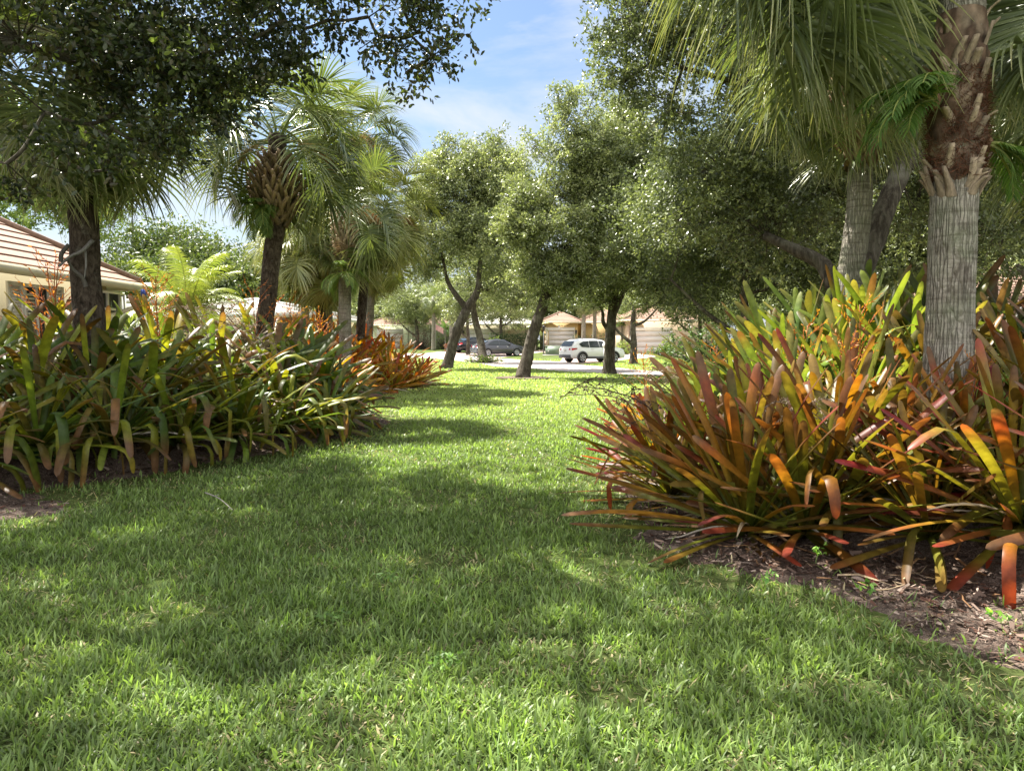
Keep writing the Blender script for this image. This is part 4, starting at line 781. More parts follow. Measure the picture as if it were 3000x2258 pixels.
OAKC = [(.10, .125, .058), (.14, .168, .072), (.185, .215, .088), (.24, .27, .11), (.33, .35, .16)]
OAKY = OAKC + [(.235, .245, .10)]
OAKD = [(.07, .09, .043), (.10, .122, .052), (.135, .16, .065), (.18, .205, .085), (.27, .295, .12)]
def oak(label, trunk, rt, blobs, per_m3, n_per, size, crad, seed, cols=OAKC, limbs=(), near=False, group=None, gap=.455, gsc=1.1, mat='oakfar', twigs=1, rtop=.6, name='oak_tree', sticks=True, gapfn=None):
    """blobs: list of (centre, (rx,ry,rz)); trunk and limbs are control points"""
    rng = np.random.default_rng(seed); base = np.array(trunk[0], float); e = empty(name, tuple(base), 0, label, 'tree', group)
    mb = MB(); V, Q, T, tp, tr_ = trunk_mesh(trunk, rt, rt * rtop, seed, 16, 8, .06, 1.45); mb.add(V, Q=Q, T=T)
    nodes = [tp[int(len(tp) * .75):]]; nr = [tr_[int(len(tp) * .75):]]
    for lp, r0, r1 in limbs:
        V, Q, T, q, rr = trunk_mesh(lp, r0, r1, seed + 3, 10, 6, .06, 1.0); mb.add(V, Q=Q, T=T); nodes.append(q); nr.append(rr)
    cs = []
    for bc, br in blobs:
        bc = np.array(bc, float); br = np.array(br if hasattr(br, '__len__') else (br, br, br * .85), float); n = max(4, int(per_m3 * br.prod() * 4.19))
        u = nrm(rng.normal(0, 1, (n, 3))) * (rng.random((n, 1)) ** .42); wob_ = 1 + (.34 * (vnoise(u * 2.3 + bc, seed) - .5) + .22 * (vnoise(u * 6 + bc, seed) - .5))[:, None] * 2
        cs.append(bc + u * br * wob_)
        # a limb to every blob
        Nn = np.concatenate(nodes); Nr = np.concatenate(nr); j = np.argmin(np.linalg.norm(Nn - bc, axis=1) + np.maximum(0, Nn[:, 2] - bc[2]) * .5)
        a = Nn[j]; b = bc; m_ = (a + b) / 2 + rng.normal(0, .08, 3) * np.linalg.norm(b - a) + np.array([0, 0, -.06]) * np.linalg.norm(b - a)
        V, Q, T, q, rr = trunk_mesh([a, m_, b], min(Nr[j] * .75, rt * .5), .02, seed + 5, 7, 5, .05, 1.0); mb.add(V, Q=Q, T=T); nodes.append(q[3:]); nr.append(rr[3:])
    ctr = np.concatenate(cs); g = vnoise(ctr * gsc + seed, seed + 2) * .6 + vnoise(ctr * gsc * 2.4 + seed, seed + 4) * .4; keep = g > gap
    if gapfn is not None: keep &= gapfn(ctr)
    ctr = ctr[keep]
    print('OAK', label[:30], len(ctr), len(ctr) * n_per); Nn = np.concatenate(nodes)
    if sticks:
        A = []; 
        for k in range(0, len(ctr), 400):
            A.append(Nn[np.argmin(((ctr[k:k + 400, None] - Nn[None]) ** 2).sum(-1), 1)])
        A = np.concatenate(A); sel = rng.random(len(ctr)) < twigs; mid = (A + ctr) / 2 + rng.normal(0, .1, ctr.shape)
        dl = np.linalg.norm(ctr - A, axis=1); V, Q = tubes(A[sel], ctr[sel], (.005 + .009 * dl)[sel], .003, 3, mid[sel]); mb.add(V, Q=Q)
    V0 = base; 
    for k in range(len(mb.V)): mb.V[k] = mb.V[k] - base
    mb.build('trunk', M['oakbark'], e, smooth=True)
    mc = MB(); leaf_cloud(mc, ctr - base, rng, n_per, crad, size, cols, near); mc.build('crown', M[mat], e)
    return e
def B(px, py, Y, r, ry=None, rz=None): return (P(px, py, Y), (r, ry or r, rz or r * .8))
def tb(px, py, Y):
    p = P(px, py, Y); return p
# trees on the lawn
oak('forked oak leaning right, leftmost tree on the open lawn', [G(1308, 1079) - [0, 0, .1], tb(1335, 980, 41.3), tb(1368, 905, 41.3)], .30,
    [B(1290, 700, 41, 2.2), B(1380, 620, 41, 2.4), B(1450, 720, 41, 2.2), B(1330, 540, 41, 2.1), B(1430, 500, 41.5, 2.1), B(1250, 600, 41, 1.7), B(1400, 450, 41, 1.2), B(1290, 470, 41, 1.1), B(1500, 620, 42, 2), B(1250, 780, 41, 1.3), B(1450, 840, 42, 1.4), B(1490, 560, 41.5, 1.8), B(1500, 490, 42, 1.3), B(1210, 680, 41, 1.3), B(1230, 520, 41.5, 1.1), B(1330, 420, 41, .8), B(1450, 410, 41, .7)],
    7, 90, .15, .62, 71, OAKY, [([tb(1368, 905, 41.3), tb(1340, 870, 41.3), tb(1310, 820, 41.3), tb(1295, 740, 41)], .2, .07), ([tb(1368, 905, 41.3), tb(1400, 850, 41.3), tb(1405, 790, 41.3), tb(1420, 680, 41)], .24, .08)], rtop=.85)
oak('slim leaning oak with a tuft of plants at its foot beside the road', [G(1418, 1062) - [0, 0, .1], tb(1408, 1000, 52.5), tb(1392, 935, 52.5), tb(1385, 880, 52.5)], .30,
    [B(1370, 780, 52, 2.3), B(1450, 820, 52, 2.2), B(1500, 760, 52, 2.4), B(1420, 700, 53, 2.4), B(1530, 850, 52, 1.9)], 5, 80, .18, .7, 72, OAKC)
oak('rough barked oak leaning to the right, middle tree on the open lawn', [G(1530, 1108) - [0, 0, .1], tb(1553, 1010, 31), tb(1578, 930, 31), tb(1600, 860, 31), tb(1615, 780, 31)], .25,
    [B(1610, 760, 31, 1.9), B(1560, 640, 31, 1.8), B(1680, 640, 31, 2.1), B(1620, 520, 31, 1.8), B(1700, 470, 31, 1.8), B(1760, 560, 31.5, 1.9), B(1690, 350, 31, 1.3), B(1760, 400, 31, 1.5), B(1570, 430, 31, .9), B(1660, 820, 30.5, 1.2), B(1540, 790, 31, 1.1), B(1720, 760, 31, 1.7), B(1540, 560, 31, 1.1), B(1500, 660, 31, 1.1), B(1840, 390, 31.5, 1.5), B(1890, 480, 32, 1.6), B(1740, 280, 31, .9), B(1830, 300, 31.5, 1.0), B(1640, 300, 31, .8)],
    10, 90, .125, .5, 73, OAKY, [([tb(1600, 860, 31), tb(1570, 760, 31), tb(1500, 690, 31)], .12, .04), ([tb(1610, 800, 31), tb(1660, 720, 31), tb(1700, 600, 31)], .14, .05)], rtop=.75)
oak('upright oak with a side limb, rightmost trunk on the open lawn by the white suv', [G(1785, 1096) - [0, 0, .1], tb(1786, 1020, 34.3), tb(1790, 950, 34.3), tb(1800, 850, 34.3)], .27,
    [B(1790, 790, 34, 2.0), B(1870, 700, 34, 2.3), B(1800, 610, 34, 2.0), B(1900, 820, 33.5, 1.6), B(1720, 850, 34, 1.4), B(1960, 760, 34, 2.2), B(1840, 500, 34, 2.2), B(1900, 590, 35, 2.3), B(1980, 880, 33, 1.0), B(1820, 400, 34, 1.6), B(2060, 850, 33, 1.4), B(2000, 920, 32, .7), B(2120, 790, 33, 1.6), B(1900, 905, 33, .6)],
    9, 90, .135, .5, 74, OAKC, [([tb(1790, 975, 34.3), tb(1768, 945, 34.3), tb(1762, 905, 34.3), tb(1720, 850, 34)], .12, .04), ([tb(1795, 930, 34.3), tb(1850, 800, 34), tb(1900, 700, 34)], .13, .05)], rtop=.75)
# big forked oak behind the leaning palm
oR = at0(P(2455, 950, 12.6)); 
oak('large forked oak whose dark limb curves left above the lime green bromeliads', [oR, tb(2462, 900, 12.6), tb(2535, 760, 12.9), tb(2585, 630, 13), tb(2640, 500, 13.2), tb(2700, 380, 13.4)], .24,
    [B(1850, 60, 14, 1.15), B(1960, 150, 14, 1.2), B(1830, 240, 14.3, .8), B(1950, 330, 14.5, 1.0), B(2100, 260, 14.5, 1.5), B(2250, 420, 14, 1.5), B(2080, 500, 14.5, 1.4), B(2260, 620, 14, 1.3), B(2150, 650, 14.5, 1.1), B(2420, 560, 14.5, 1.5), B(2000, 640, 15, 1.0),
     B(2640, 300, 14.5, 1.6), B(2700, 560, 14.5, 1.4), B(2860, 420, 14, 1.6), B(2940, 680, 14.5, 1.2), B(2980, 250, 14.5, 1.6), B(2400, 250, 15, 1.7), B(2150, 60, 14.5, 1.6), B(2480, 60, 15, 1.7), B(2800, 60, 15, 1.7), (P(1950, -60, 14), (1.3, 1.3, 1)), (P(2300, -150, 14.5), (2, 2, 1.4)), (P(2800, -200, 15), (2.2, 2, 1.4))],
    17, 70, .085, .34, 75, OAKD, [([tb(2470, 905, 12.6), tb(2440, 830, 12.7), tb(2405, 770, 12.9), tb(2335, 735, 13.1), tb(2240, 690, 13.5)], .17, .08), ([tb(2640, 520, 13.2), tb(2620, 400, 13.5), tb(2450, 300, 14), tb(2200, 250, 14.3), tb(2000, 200, 14.3)], .12, .04), ([tb(2640, 500, 13.2), tb(2740, 440, 13.2), tb(2860, 400, 13.6)], .12, .05)],
    near=False, gap=.42, gsc=1.6, rtop=.6, twigs=.6)
# overhanging oak, trunk outside the frame at the left
SP = [(380, 1560, .16, .14), (700, 1500, .14, .1), (1290, 2080, .2, .1), (1020, 1395, .3, .25), (1430, 1400, .25, .3), (1250, 2250, .5, .05), (1550, 2210, .6, .12), (560, 2120, .1, .05), (980, 1980, .08, .08), (1700, 1860, .1, .1), (180, 1900, .1, .1), (500, 1800, .06, .06), (880, 1460, .02, .02), (1600, 1640, .05, .05), (60, 1530, .08, .08)]
def sungaps(c):
    g = c[:, :2] - np.array(SDIR[:2]) / SDIR[2] * c[:, 2:3]; k = np.ones(len(c), bool)
    for px, py, rx, ry in SP:
        q = G(px, py); k &= ((g[:, 0] - q[0]) / (rx + .18)) ** 2 + ((g[:, 1] - q[1]) / (ry + .18)) ** 2 > 1
    return k
oO = np.array([-8.2, 6.6, -.05]); tz = lambda x, y, z: np.array([x, y, z], float)
bl = [B(60, 120, 7.5, 1.1), B(250, 60, 8, 1.1), B(420, 180, 7.8, 1.0), B(130, 330, 7.6, .75), B(330, 370, 7.7, .7), B(470, 400, 8.0, .5), B(330, 545, 8.1, .22, rz=.2), B(560, 230, 8, .8), B(680, 120, 8.2, .85), B(830, 60, 8.3, .75), B(610, 330, 8.1, .35),
      B(960, 60, 8.4, .55), B(1080, 50, 8.4, .55), B(1150, 110, 8.4, .46), B(1230, 90, 8.5, .42), B(1270, 165, 8.5, .25), B(1190, 215, 8.4, .28), B(1180, 20, 8.4, .6), B(900, 130, 8.3, .35), B(20, 480, 7.4, .5),B(740, 200, 8.2, .42), B(200, 480, 7.8, .5), B(1250, 10, 8.5, .38)]
up = [(-6.5, 6.5, 6.6, 2.2), (-4.8, 8.3, 6.6, 2.0), (-3.6, 6.6, 6.4, 1.8), (-2.6, 8.6, 6.3, 1.7), (-1.5, 7.6, 6.2, 1.4), (-.9, 9.2, 6.2, 1.1), (-6.8, 9.5, 6.5, 1.9), (-5, 10.6, 6.8, 1.7), (-2.2, 6.2, 6.0, 1.3), (-3.5, 10.3, 6.5, 1.5), (-1.1, 6.2, 6.0, .8), (-.5, 7.9, 6.1, .6), (-5.2, 5.2, 6.3, 1.5), (-8.5, 8, 6, 2), (-8.6, 10.5, 6.3, 2), (-7.2, 11.6, 6.6, 1.6), (-3.9, 4.6, 6.2, 1.3), (-2.7, 5.2, 6.1, 1.1), (-4.9, 3.8, 6.1, 1.2), (-1.0, 5.5, 6.0, .75), (-1.6, 5.0, 6, .7), (-.3, 6.6, 6.0, .6)]
bl += [((x, y, z), (r, r, r * .45)) for x, y, z, r in up]
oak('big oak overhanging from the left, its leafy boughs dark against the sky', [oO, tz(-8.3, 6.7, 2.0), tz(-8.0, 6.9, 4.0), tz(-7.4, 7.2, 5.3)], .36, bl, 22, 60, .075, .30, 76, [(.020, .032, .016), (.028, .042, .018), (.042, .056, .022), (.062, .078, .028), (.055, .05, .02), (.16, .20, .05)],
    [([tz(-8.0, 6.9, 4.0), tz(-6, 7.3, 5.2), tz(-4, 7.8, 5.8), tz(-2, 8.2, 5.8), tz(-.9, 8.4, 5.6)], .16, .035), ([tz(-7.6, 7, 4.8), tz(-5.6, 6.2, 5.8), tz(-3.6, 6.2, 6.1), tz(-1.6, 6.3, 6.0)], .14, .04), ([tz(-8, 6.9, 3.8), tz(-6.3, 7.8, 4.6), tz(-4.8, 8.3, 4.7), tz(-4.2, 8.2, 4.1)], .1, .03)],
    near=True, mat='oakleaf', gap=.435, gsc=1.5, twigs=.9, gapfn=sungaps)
# trees further off
def simple_oak(label, px, py, h, cw, seed, group=None, cols=OAKC, fork=True, Y=None, size=.17, n=80, per=2.6, lean=0, r=.18, gap=.36, name='oak_tree', zc=.62):
    b = G(px, py) if Y is None else np.array([P(px, py, Y)[0], Y, float(gz(0, Y))]); rng = random.Random(seed); s = cw / 2
    bl = []
    for i in range(7):
        a = i * 0.9 + rng.random() * .4; bl.append((b + np.array([math.cos(a) * s * .55 + lean, math.sin(a) * s * .5, h * (zc + rng.uniform(-.12, .16))]), (s * .6, s * .6, h * .2)))
    bl.append((b + np.array([lean, 0, h * .82]), (s * .55, s * .55, h * .18)))
    tr_ = [b - [0, 0, .1], b + [lean * .3 + .03, 0, h * .18], b + [lean * .5 - .04, 0, h * .36], b + [lean * .7, 0, h * .5]]
    lim = [([tr_[1], b + [-s * .3, 0, h * .28], b + [-s * .6, .1, h * .42]], r * .6, r * .25), ([tr_[2], b + [s * .25, 0, h * .4], b + [s * .55, -.1, h * .52]], r * .5, r * .2)] if fork else []
    return oak(label, tr_, r, bl, per, n, size, .6 * max(1, cw / 6), seed, cols, lim, group=group, gap=gap, twigs=.3, rtop=.6, name=name)
GS = 'oaks along the far side of the road'
simple_oak('street oak with a forked grey trunk before the pale green house wall', 1222, 1022, 7.2, 6.5, 81, GS, r=.24)
simple_oak('street oak with a crooked trunk nearest the far orange bromeliads', 1178, 1020, 7.0, 6.0, 82, GS, r=.2)
simple_oak('thin street oak growing between the black sedan and the grey sedan', 1371, 1038, 7.6, 5.0, 83, GS, r=.17)
simple_oak('pale trunked street oak behind the grey sedan, beside the hedge', 1468, 1026, 7.0, 6.0, 84, GS, r=.2, cols=OAKC)
simple_oak('street oak with spreading limbs before the wide white garage door', 1855, 1066, 7.0, 5.6, 85, GS, r=.24, size=.11)
GB = 'oaks behind the right bed'
simple_oak('oak standing in the lawn beyond the right bed, left of the leaning palm', 2180, 1100, 9.0, 9.0, 86, GB, OAKD, Y=27, size=.13, per=3.4, n=90)
simple_oak('oak beyond the right bed seen between the two palm trunks', 2700, 1100, 8.5, 8.5, 87, GB, OAKD, Y=24, size=.13, per=3.4, n=90)
simple_oak('oak beyond the right bed in front of the far tiled roof', 3050, 1080, 9.5, 8, 88, GB, OAKD, Y=28, size=.13, per=3.4, n=90, zc=.66)
simple_oak('oak beyond the right bed, half hidden by lime green bromeliads', 2420, 1080, 8.5, 8, 89, GB, OAKC, Y=36, size=.16, n=80, per=2.6)
simple_oak('oak across the road behind the wide white garage', 2050, 1040, 9, 9, 90, GB, OAKC, Y=58, size=.2, per=2.2)
simple_oak('tall oak closing the view at the right edge', 3150, 1080, 12, 10, 91, GB, OAKD, Y=19, size=.11, per=4, n=90, zc=.7)
# left background trees
PALEG = [(.14, .20, .05), (.18, .26, .06), (.24, .32, .08), (.12, .17, .04), (.30, .37, .10)]
simple_oak('tall bright green tree rising behind the tiled roof of the left house', 130, 1000, 11.5, 6.5, 92, None, PALEG, Y=31, size=.17, n=100, per=2.8, name='maple_tree', gap=.30, zc=.66)
simple_oak('round dark green tree behind the coconut palm', 520, 980, 8.6, 13, 93, None, [(.05, .075, .02), (.07, .10, .025), (.10, .13, .03), (.14, .16, .04)], Y=46, size=.24, n=80, per=1.6, name='fig_tree', gap=.2, zc=.6)
GF = 'far trees beyond the roofs'
for i, (x, Y, h, cw, nm) in enumerate([(850, 62, 8, 9, 'pale white roof'), (1080, 95, 9, 12, 'pale green house'), (1330, 100, 9.5, 13, 'cream house with the wide garage'), (1620, 104, 9, 13, 'yellow house'), (1900, 96, 9.5, 13, 'beige house with the stone pier'), (2200, 80, 9, 12, 'lawn at the right'), (2560, 60, 8.5, 11, 'leaning palm'), (2900, 55, 9, 11, 'tiled house at the right')]):
    simple_oak('hazy far tree showing above or beyond the %s' % nm, x, 1000, h, cw, 95 + i, GF, OAKC, fork=False, Y=Y, size=.34, n=60, per=1.0, gap=.25, zc=.55)

# ------------------------------------------------------------------ shrubs and hedges
def shrub(label, c, r, seed, cols, n=260, per=14, size=.09, name='shrub', cat='shrub', group=None, mat='oakfar', crad=.16, gr=True):
    rng = np.random.default_rng(seed); c = np.array(c, float); r = np.array(r, float); e = empty(name, tuple(c), 0, label, cat, group)
    u = nrm(rng.normal(0, 1, (n, 3))) * rng.random((n, 1)) ** .35; p = u * r; p[:, 2] = np.abs(p[:, 2]) * 1.0 + .1
    mb = MB(); V, Q = tubes(np.zeros((n, 3)) + rng.normal(0, .06, (n, 3)) * [1, 1, 0], p, .012, .004, 3, p * .5 + rng.normal(0, .03, (n, 3))); mb.add(V, Q=Q); mb.build('stems', M['fern' if max(r) < .3 else 'oakbark'], e) if max(r) >= .3 else None
    mc = MB(); leaf_cloud(mc, p, rng, per, crad, size, cols); mc.build('foliage', M[mat], e); return e
YG = [(.20, .30, .04), (.28, .36, .06), (.14, .22, .04), (.36, .40, .10)]; DG = [(.03, .06, .02), (.045, .08, .025), (.06, .10, .03)]; MG = [(.08, .14, .03), (.12, .19, .04), (.16, .24, .05)]; RD = [(.16, .05, .04), (.24, .07, .05), (.10, .06, .03), (.30, .14, .10)]
def gp(px, py): return G(px, py)
shrub('round yellow-green shrub beside the stone pier of the wide garage', gp(1833, 1038), (1.1, .9, 1.3), 120, YG, 200)
shrub('yellow-green shrub against the pale trunk behind the grey sedan', P(1448, 1022, 73) * [1, 1, 0] + [0, 0, .42], (1.1, .8, 1.5), 121, YG, 200)
shrub('dark shrub with pink blooms behind the roof of the white suv', P(1745, 1020, 75) * [1, 1, 0] + [0, 0, .45], (1.6, .8, 2.0), 122, DG + [(.5, .06, .12)], 220, 16)
shrub('small dark shrub right of the narrow garage door', P(1695, 1020, 76) * [1, 1, 0] + [0, 0, .45], (1.2, .7, 1.7), 123, DG, 160)
shrub('bright green shrub left of the low plants by the right driveway', P(1955, 1038, 66) * [1, 1, 0] + [0, 0, .35], (.8, .7, 1.7), 124, YG, 160)
shrub('low spreading green plants at the edge of the right driveway', P(1945, 1044, 62) * [1, 1, 0] + [0, 0, .2], (2.0, .8, .8), 125, MG, 200)
shrub('mixed green shrubs under the small palm by the pale green house', P(1300, 1010, 80) * [1, 1, 0] + [0, 0, .55], (1.6, 1, 2.4), 126, MG + YG, 220)
shrub('dark red leaved shrub against the pale green wall', P(1236, 1010, 80) * [1, 1, 0] + [0, 0, .55], (1.7, 1, 2.2), 127, RD + DG, 220)
shrub('red cordyline by the road bend, left of the forked oak', P(1318, 1020, 72) * [1, 1, 0] + [0, 0, .38], (.6, .5, 1.2), 128, [(.4, .1, .03), (.3, .06, .03)] + RD, 90)
shrub('bright croton bush in front of the white roofed house', P(890, 940, 27.5) * [1, 1, 0], (1.4, .9, 1.75), 129, YG + [(.4, .2, .04), (.45, .12, .05)], 300, 18, .08)
shrub('lime green bush behind the basket palm trunk', P(830, 930, 26) * [1, 1, 0], (1.3, .9, 1.6), 130, YG, 300, 18, .08)
shrub('pinkish croton bush beneath the coconut palm at the corner of the tiled house', P(425, 900, 19.5) * [1, 1, 0], (.9, .7, 1.75), 131, [(.35, .14, .08), (.40, .25, .12)] + YG, 260, 18, .07)
shrub('green leafy bush between the coconut palm and the cane palms', P(640, 880, 23.5) * [1, 1, 0], (1.7, 1, 1.9), 132, MG + YG, 320, 18, .09)
shrub('dense green bush left of the palm cluster', P(880, 850, 31) * [1, 1, 0], (2.6, 1.5, 2.9), 133, OAKC, 420, 22, .11)
shrub('broad green bush under the oaks behind the right bed', P(2080, 1040, 40) * [1, 1, 0], (3, 2, 2.6), 134, DG + MG, 420, 22, .12)
shrub('small leafy weed at the foot of the left bed', G(140, 1400), (.17, .15, .2), 135, [(.03, .08, .03), (.05, .11, .04)], 16, 3, .12, 'weed', 'weed', mat='fern', crad=.05)
shrub('tuft of pale green plants at the foot of the slim oak', G(1418, 1063) + [0, -.4, 0], (1.5, .5, .5), 136, YG + MG, 160, 14, .09, 'plant_tuft', 'plant')
rng = np.random.default_rng(140)
# clipped hedge
hp = P(1510, 1022, 75); hedge = empty('hedge', (hp[0], hp[1], float(gz(0, 75))), 0, 'clipped dark green hedge along the cream wall, right of the grey sedan', 'hedge')
c_ = np.stack([rng.uniform(-2.6, 3.0, 900), rng.uniform(-.5, .5, 900), rng.uniform(.05, 1.75, 900)], -1); mc = MB(); leaf_cloud(mc, c_, rng, 16, .16, .10, DG + [(.05, .10, .03)]); mc.build('foliage', M['oakfar'], hedge)
mb = MB(); V, Q = tubes(c_[:160] * [1, .2, 0], c_[:160], .012, .004, 3); mb.add(V, Q=Q); mb.build('stems', M['oakbark'], hedge)
# weeds in the lawn and a fallen twig
for i, (px, py) in enumerate([(1130, 1740), (1300, 1990), (980, 1860)]):
    shrub('small round leaved clover patch in the lawn, %s from the left' % ['second', 'third', 'first'][i], G(px, py), (.09, .08, .045), 150 + i, [(.10, .17, .05), (.13, .21, .06)], 14, 4, .032, 'lawn_weed', 'weed', 'weeds growing in the lawn', 'fern', .03)
for i, (px, py) in enumerate([(2530, 1775), (2250, 1740), (2400, 1660), (2930, 1860)]):
    shrub(['bright green seedling in the middle of the right mulch edge', 'seedling at the left end of the right mulch edge', 'low green seedling close under the front maroon bromeliad', 'tiny seedling on the mulch at the right edge'][i], G(px, py), (.06, .06, .06), 170 + i, [(.12, .25, .05), (.2, .34, .07)], 9, 3, .04, 'seedling', 'seedling', None, 'fern', .02)
a, b = G(600, 1462), G(682, 1512); tw = empty('fallen_twig', tuple(a), 0, 'grey fallen twig lying on the shaded lawn', 'twig'); mb = MB()
mb.tube(bez([[0, 0, .07], (b - a) * .5 + [0, .02, .085], (b - a) + [0, 0, .06]], 5), np.linspace(.007, .003, 11), 5, col=(.30, .27, .24)); mb.tube([(b - a) * .3 + [0, 0, .075], (b - a) * .55 + [-.04, .1, .11]], [.004, .002], 4, col=(.3, .27, .24)); mb.build('stick', M['wood'], tw)

# ------------------------------------------------------------------ houses
def hip_roof(mb, x0, x1, y0, y1, z, slope, oh=.5, row_=.31, lift=.034, gable=False):
    x0 -= oh; x1 += oh; y0 -= oh; y1 += oh; hw = min(x1 - x0, y1 - y0) / 2; H = hw * slope; n = max(2, int(hw / row_))
    for f in range(4):
        for i in range(n):
            a, b = i / n * hw, (i + 1) / n * hw; za, zb = z + a * slope, z + b * slope; zl = za + lift
            if f == 0: q = [(x0 + a, y0 + a), (x1 - a, y0 + a), (x1 - b, y0 + b), (x0 + b, y0 + b)]
            if f == 1: q = [(x1 - a, y0 + a), (x1 - a, y1 - a), (x1 - b, y1 - b), (x1 - b, y0 + b)]
            if f == 2: q = [(x1 - a, y1 - a), (x0 + a, y1 - a), (x0 + b, y1 - b), (x1 - b, y1 - b)]
            if f == 3: q = [(x0 + a, y1 - a), (x0 + a, y0 + a), (x0 + b, y0 + b), (x0 + b, y1 - b)]
            mb.add([(*q[0], zl), (*q[1], zl), (*q[2], zb + .004), (*q[3], zb + .004)], Q=[(0, 1, 2, 3)])
            mb.add([(*q[0], za - .012), (*q[1], za - .012), (*q[1], zl), (*q[0], zl)], Q=[(0, 1, 2, 3)], mi=1)
    return H
M['tileedge'] = solid('tile_edge', (.20, .10, .065), .9, .2, 8); M['whiteedge'] = solid('white_tile_edge', (.5, .48, .44), .9, .1, 8)
def ridge_caps(mb, x0, x1, y0, y1, z, slope, oh=.5):
    x0 -= oh; x1 += oh; y0 -= oh; y1 += oh; hw = min(x1 - x0, y1 - y0) / 2; H = z + hw * slope
    if x1 - x0 > y1 - y0: r0, r1 = (x0 + hw, (y0 + y1) / 2, H), (x1 - hw, (y0 + y1) / 2, H)
    else: r0, r1 = ((x0 + x1) / 2, y0 + hw, H), ((x0 + x1) / 2, y1 - hw, H)
    for c in ((x0, y0), (x1, y0), (x1, y1), (x0, y1)):
        e = r0 if abs(c[0] - r0[0]) + abs(c[1] - r0[1]) < abs(c[0] - r1[0]) + abs(c[1] - r1[1]) else r1
        mb.tube([(*c, z + .03), (e[0], e[1], e[2] + .03)], .085, 8)
    mb.tube([(r0[0], r0[1], H + .03), (r1[0], r1[1], H + .03)], .085, 8)
def house(label, x0, x1, y0, y1, z0, eave, slope, wall, roofm, edge, oh=.5, name='house', fascia='creamtrim'):
    e = empty(name, ((x0 + x1) / 2, (y0 + y1) / 2, z0), 0, label, 'house'); ox, oy = e.location[0], e.location[1]
    mb = MB(); mb.box(x0 - ox, x1 - ox, y0 - oy, y1 - oy, -.3, eave - .06); mb.build('wall', M[wall], e)
    mb = MB(); hip_roof(mb, x0 - ox, x1 - ox, y0 - oy, y1 - oy, eave + .06, slope, oh); ridge_caps(mb, x0 - ox, x1 - ox, y0 - oy, y1 - oy, eave + .06, slope, oh); mb.build('roof', [M[roofm], M[edge]], e)
    mb = MB(); a, b, c, d = x0 - ox - oh, x1 - ox + oh, y0 - oy - oh, y1 - oy + oh
    mb.box(a + .03, b - .03, c + .03, d - .03, eave - .055, eave - .02); mb.build('soffit', M[fascia], e)
    mb = MB()
    for q in ((a - .11, b + .11, c - .11, c), (a - .11, b + .11, d, d + .11), (a - .11, a, c, d), (b, b + .11, c, d)): mb.box(*q, eave - .13, eave + .045)
    mb.build('gutter', M[fascia], e)
    return e, ox, oy
def part(e, name, mat, parts, smooth=False, par=None):
    mb = MB()
    for q in parts: mb.box(*q)
    return mb.build(name, M[mat], par or e, smooth=smooth)
# left tiled house
e, ox, oy = house('cream house with a pink tiled roof and shuttered window at the left edge', -21, -9.65, 5, 17.7, 0, 2.92, .58, 'stucco_cream', 'pinktile', 'tileedge', .55)
X_ = -9.65 - ox
def yl(px, x=-9.65): return x / ((px - 1500) / FPX) * 1.0   # distance at which the wall passes a point of the photograph
def zl(py, Y): return P(1500, py, Y)[2]
# window with shutters
ya, yb = yl(72) - oy, yl(148) - oy; zt, zb = 2.64, 1.4
f = part(e, 'window', 'trim', [(X_, X_ + .05, ya, yb, zt, zt + .07), (X_, X_ + .05, ya, yb, zb - .07, zb), (X_, X_ + .05, ya, ya + .07, zb, zt), (X_, X_ + .05, yb - .07, yb, zb, zt), (X_, X_ + .045, (ya + yb) / 2 - .03, (ya + yb) / 2 + .03, zb, zt), (X_, X_ + .044, ya + .07, yb - .07, (zb + zt) / 2 - .02, (zb + zt) / 2 + .02)])
part(e, 'pane', 'glass', [(X_ + .004, X_ + .012, ya + .07, yb - .07, zb, zt)], par=f)
M['blind'] = solid('window_blind', (.55, .55, .42), .7, .1, 4)
part(e, 'blind', 'blind', [(X_ + .014, X_ + .02, ya + .09, (ya + yb) / 2 - .05, zb + .02 + i * .075, zb + .07 + i * .075) for i in range(15)], par=f)
for a, b in ((ya - .46, ya - .04), (yb + .04, yb + .46)):
    s_ = part(e, 'shutter', 'trim', [(X_, X_ + .06, a, a + .06, zb - .08, zt + .08), (X_, X_ + .06, b - .06, b, zb - .08, zt + .08), (X_, X_ + .06, a + .06, b - .06, zb - .08, zb), (X_, X_ + .06, a + .06, b - .06, zt, zt + .08), (X_, X_ + .02, a + .06, b - .06, zb, zt)] + [(X_ + .02, X_ + .045, a + .06, b - .06, zb + .02 + i * .06, zb + .05 + i * .06) for i in range(20)])
# corner windows
ya, yb = yl(296) - oy, yl(366) - oy; zt, zb = 2.70, 1.2
f = part(e, 'window', 'whitepaint', [(X_, X_ + .05, ya, yb, zt, zt + .06), (X_, X_ + .05, ya, yb, zb - .06, zb), (X_, X_ + .05, ya, (ya * .4 + yb * .6), 2.3, 2.36)] + [(X_, X_ + .06, ya + (yb - ya) * k - .035, ya + (yb - ya) * k + .035, zb, zt) for k in (0, .28, .8, 1)])
part(e, 'pane', 'glass', [(X_ + .004, X_ + .012, ya, yb, zb, zt)], par=f)
# downspout at the corner
mb = MB(); cx_, cy_ = X_ + .12, 17.7 - oy - .1; mb.tube(bez([(cx_ + .4, cy_ + .6, 2.62), (cx_ + .38, cy_ + .55, 2.42), (cx_ + .05, cy_ + .1, 2.2), (cx_ + .0, cy_, 2.0), (cx_ + .0, cy_, .1)], 5), .05, 8); mb.build('downspout', M['creamtrim'], e, smooth=True)
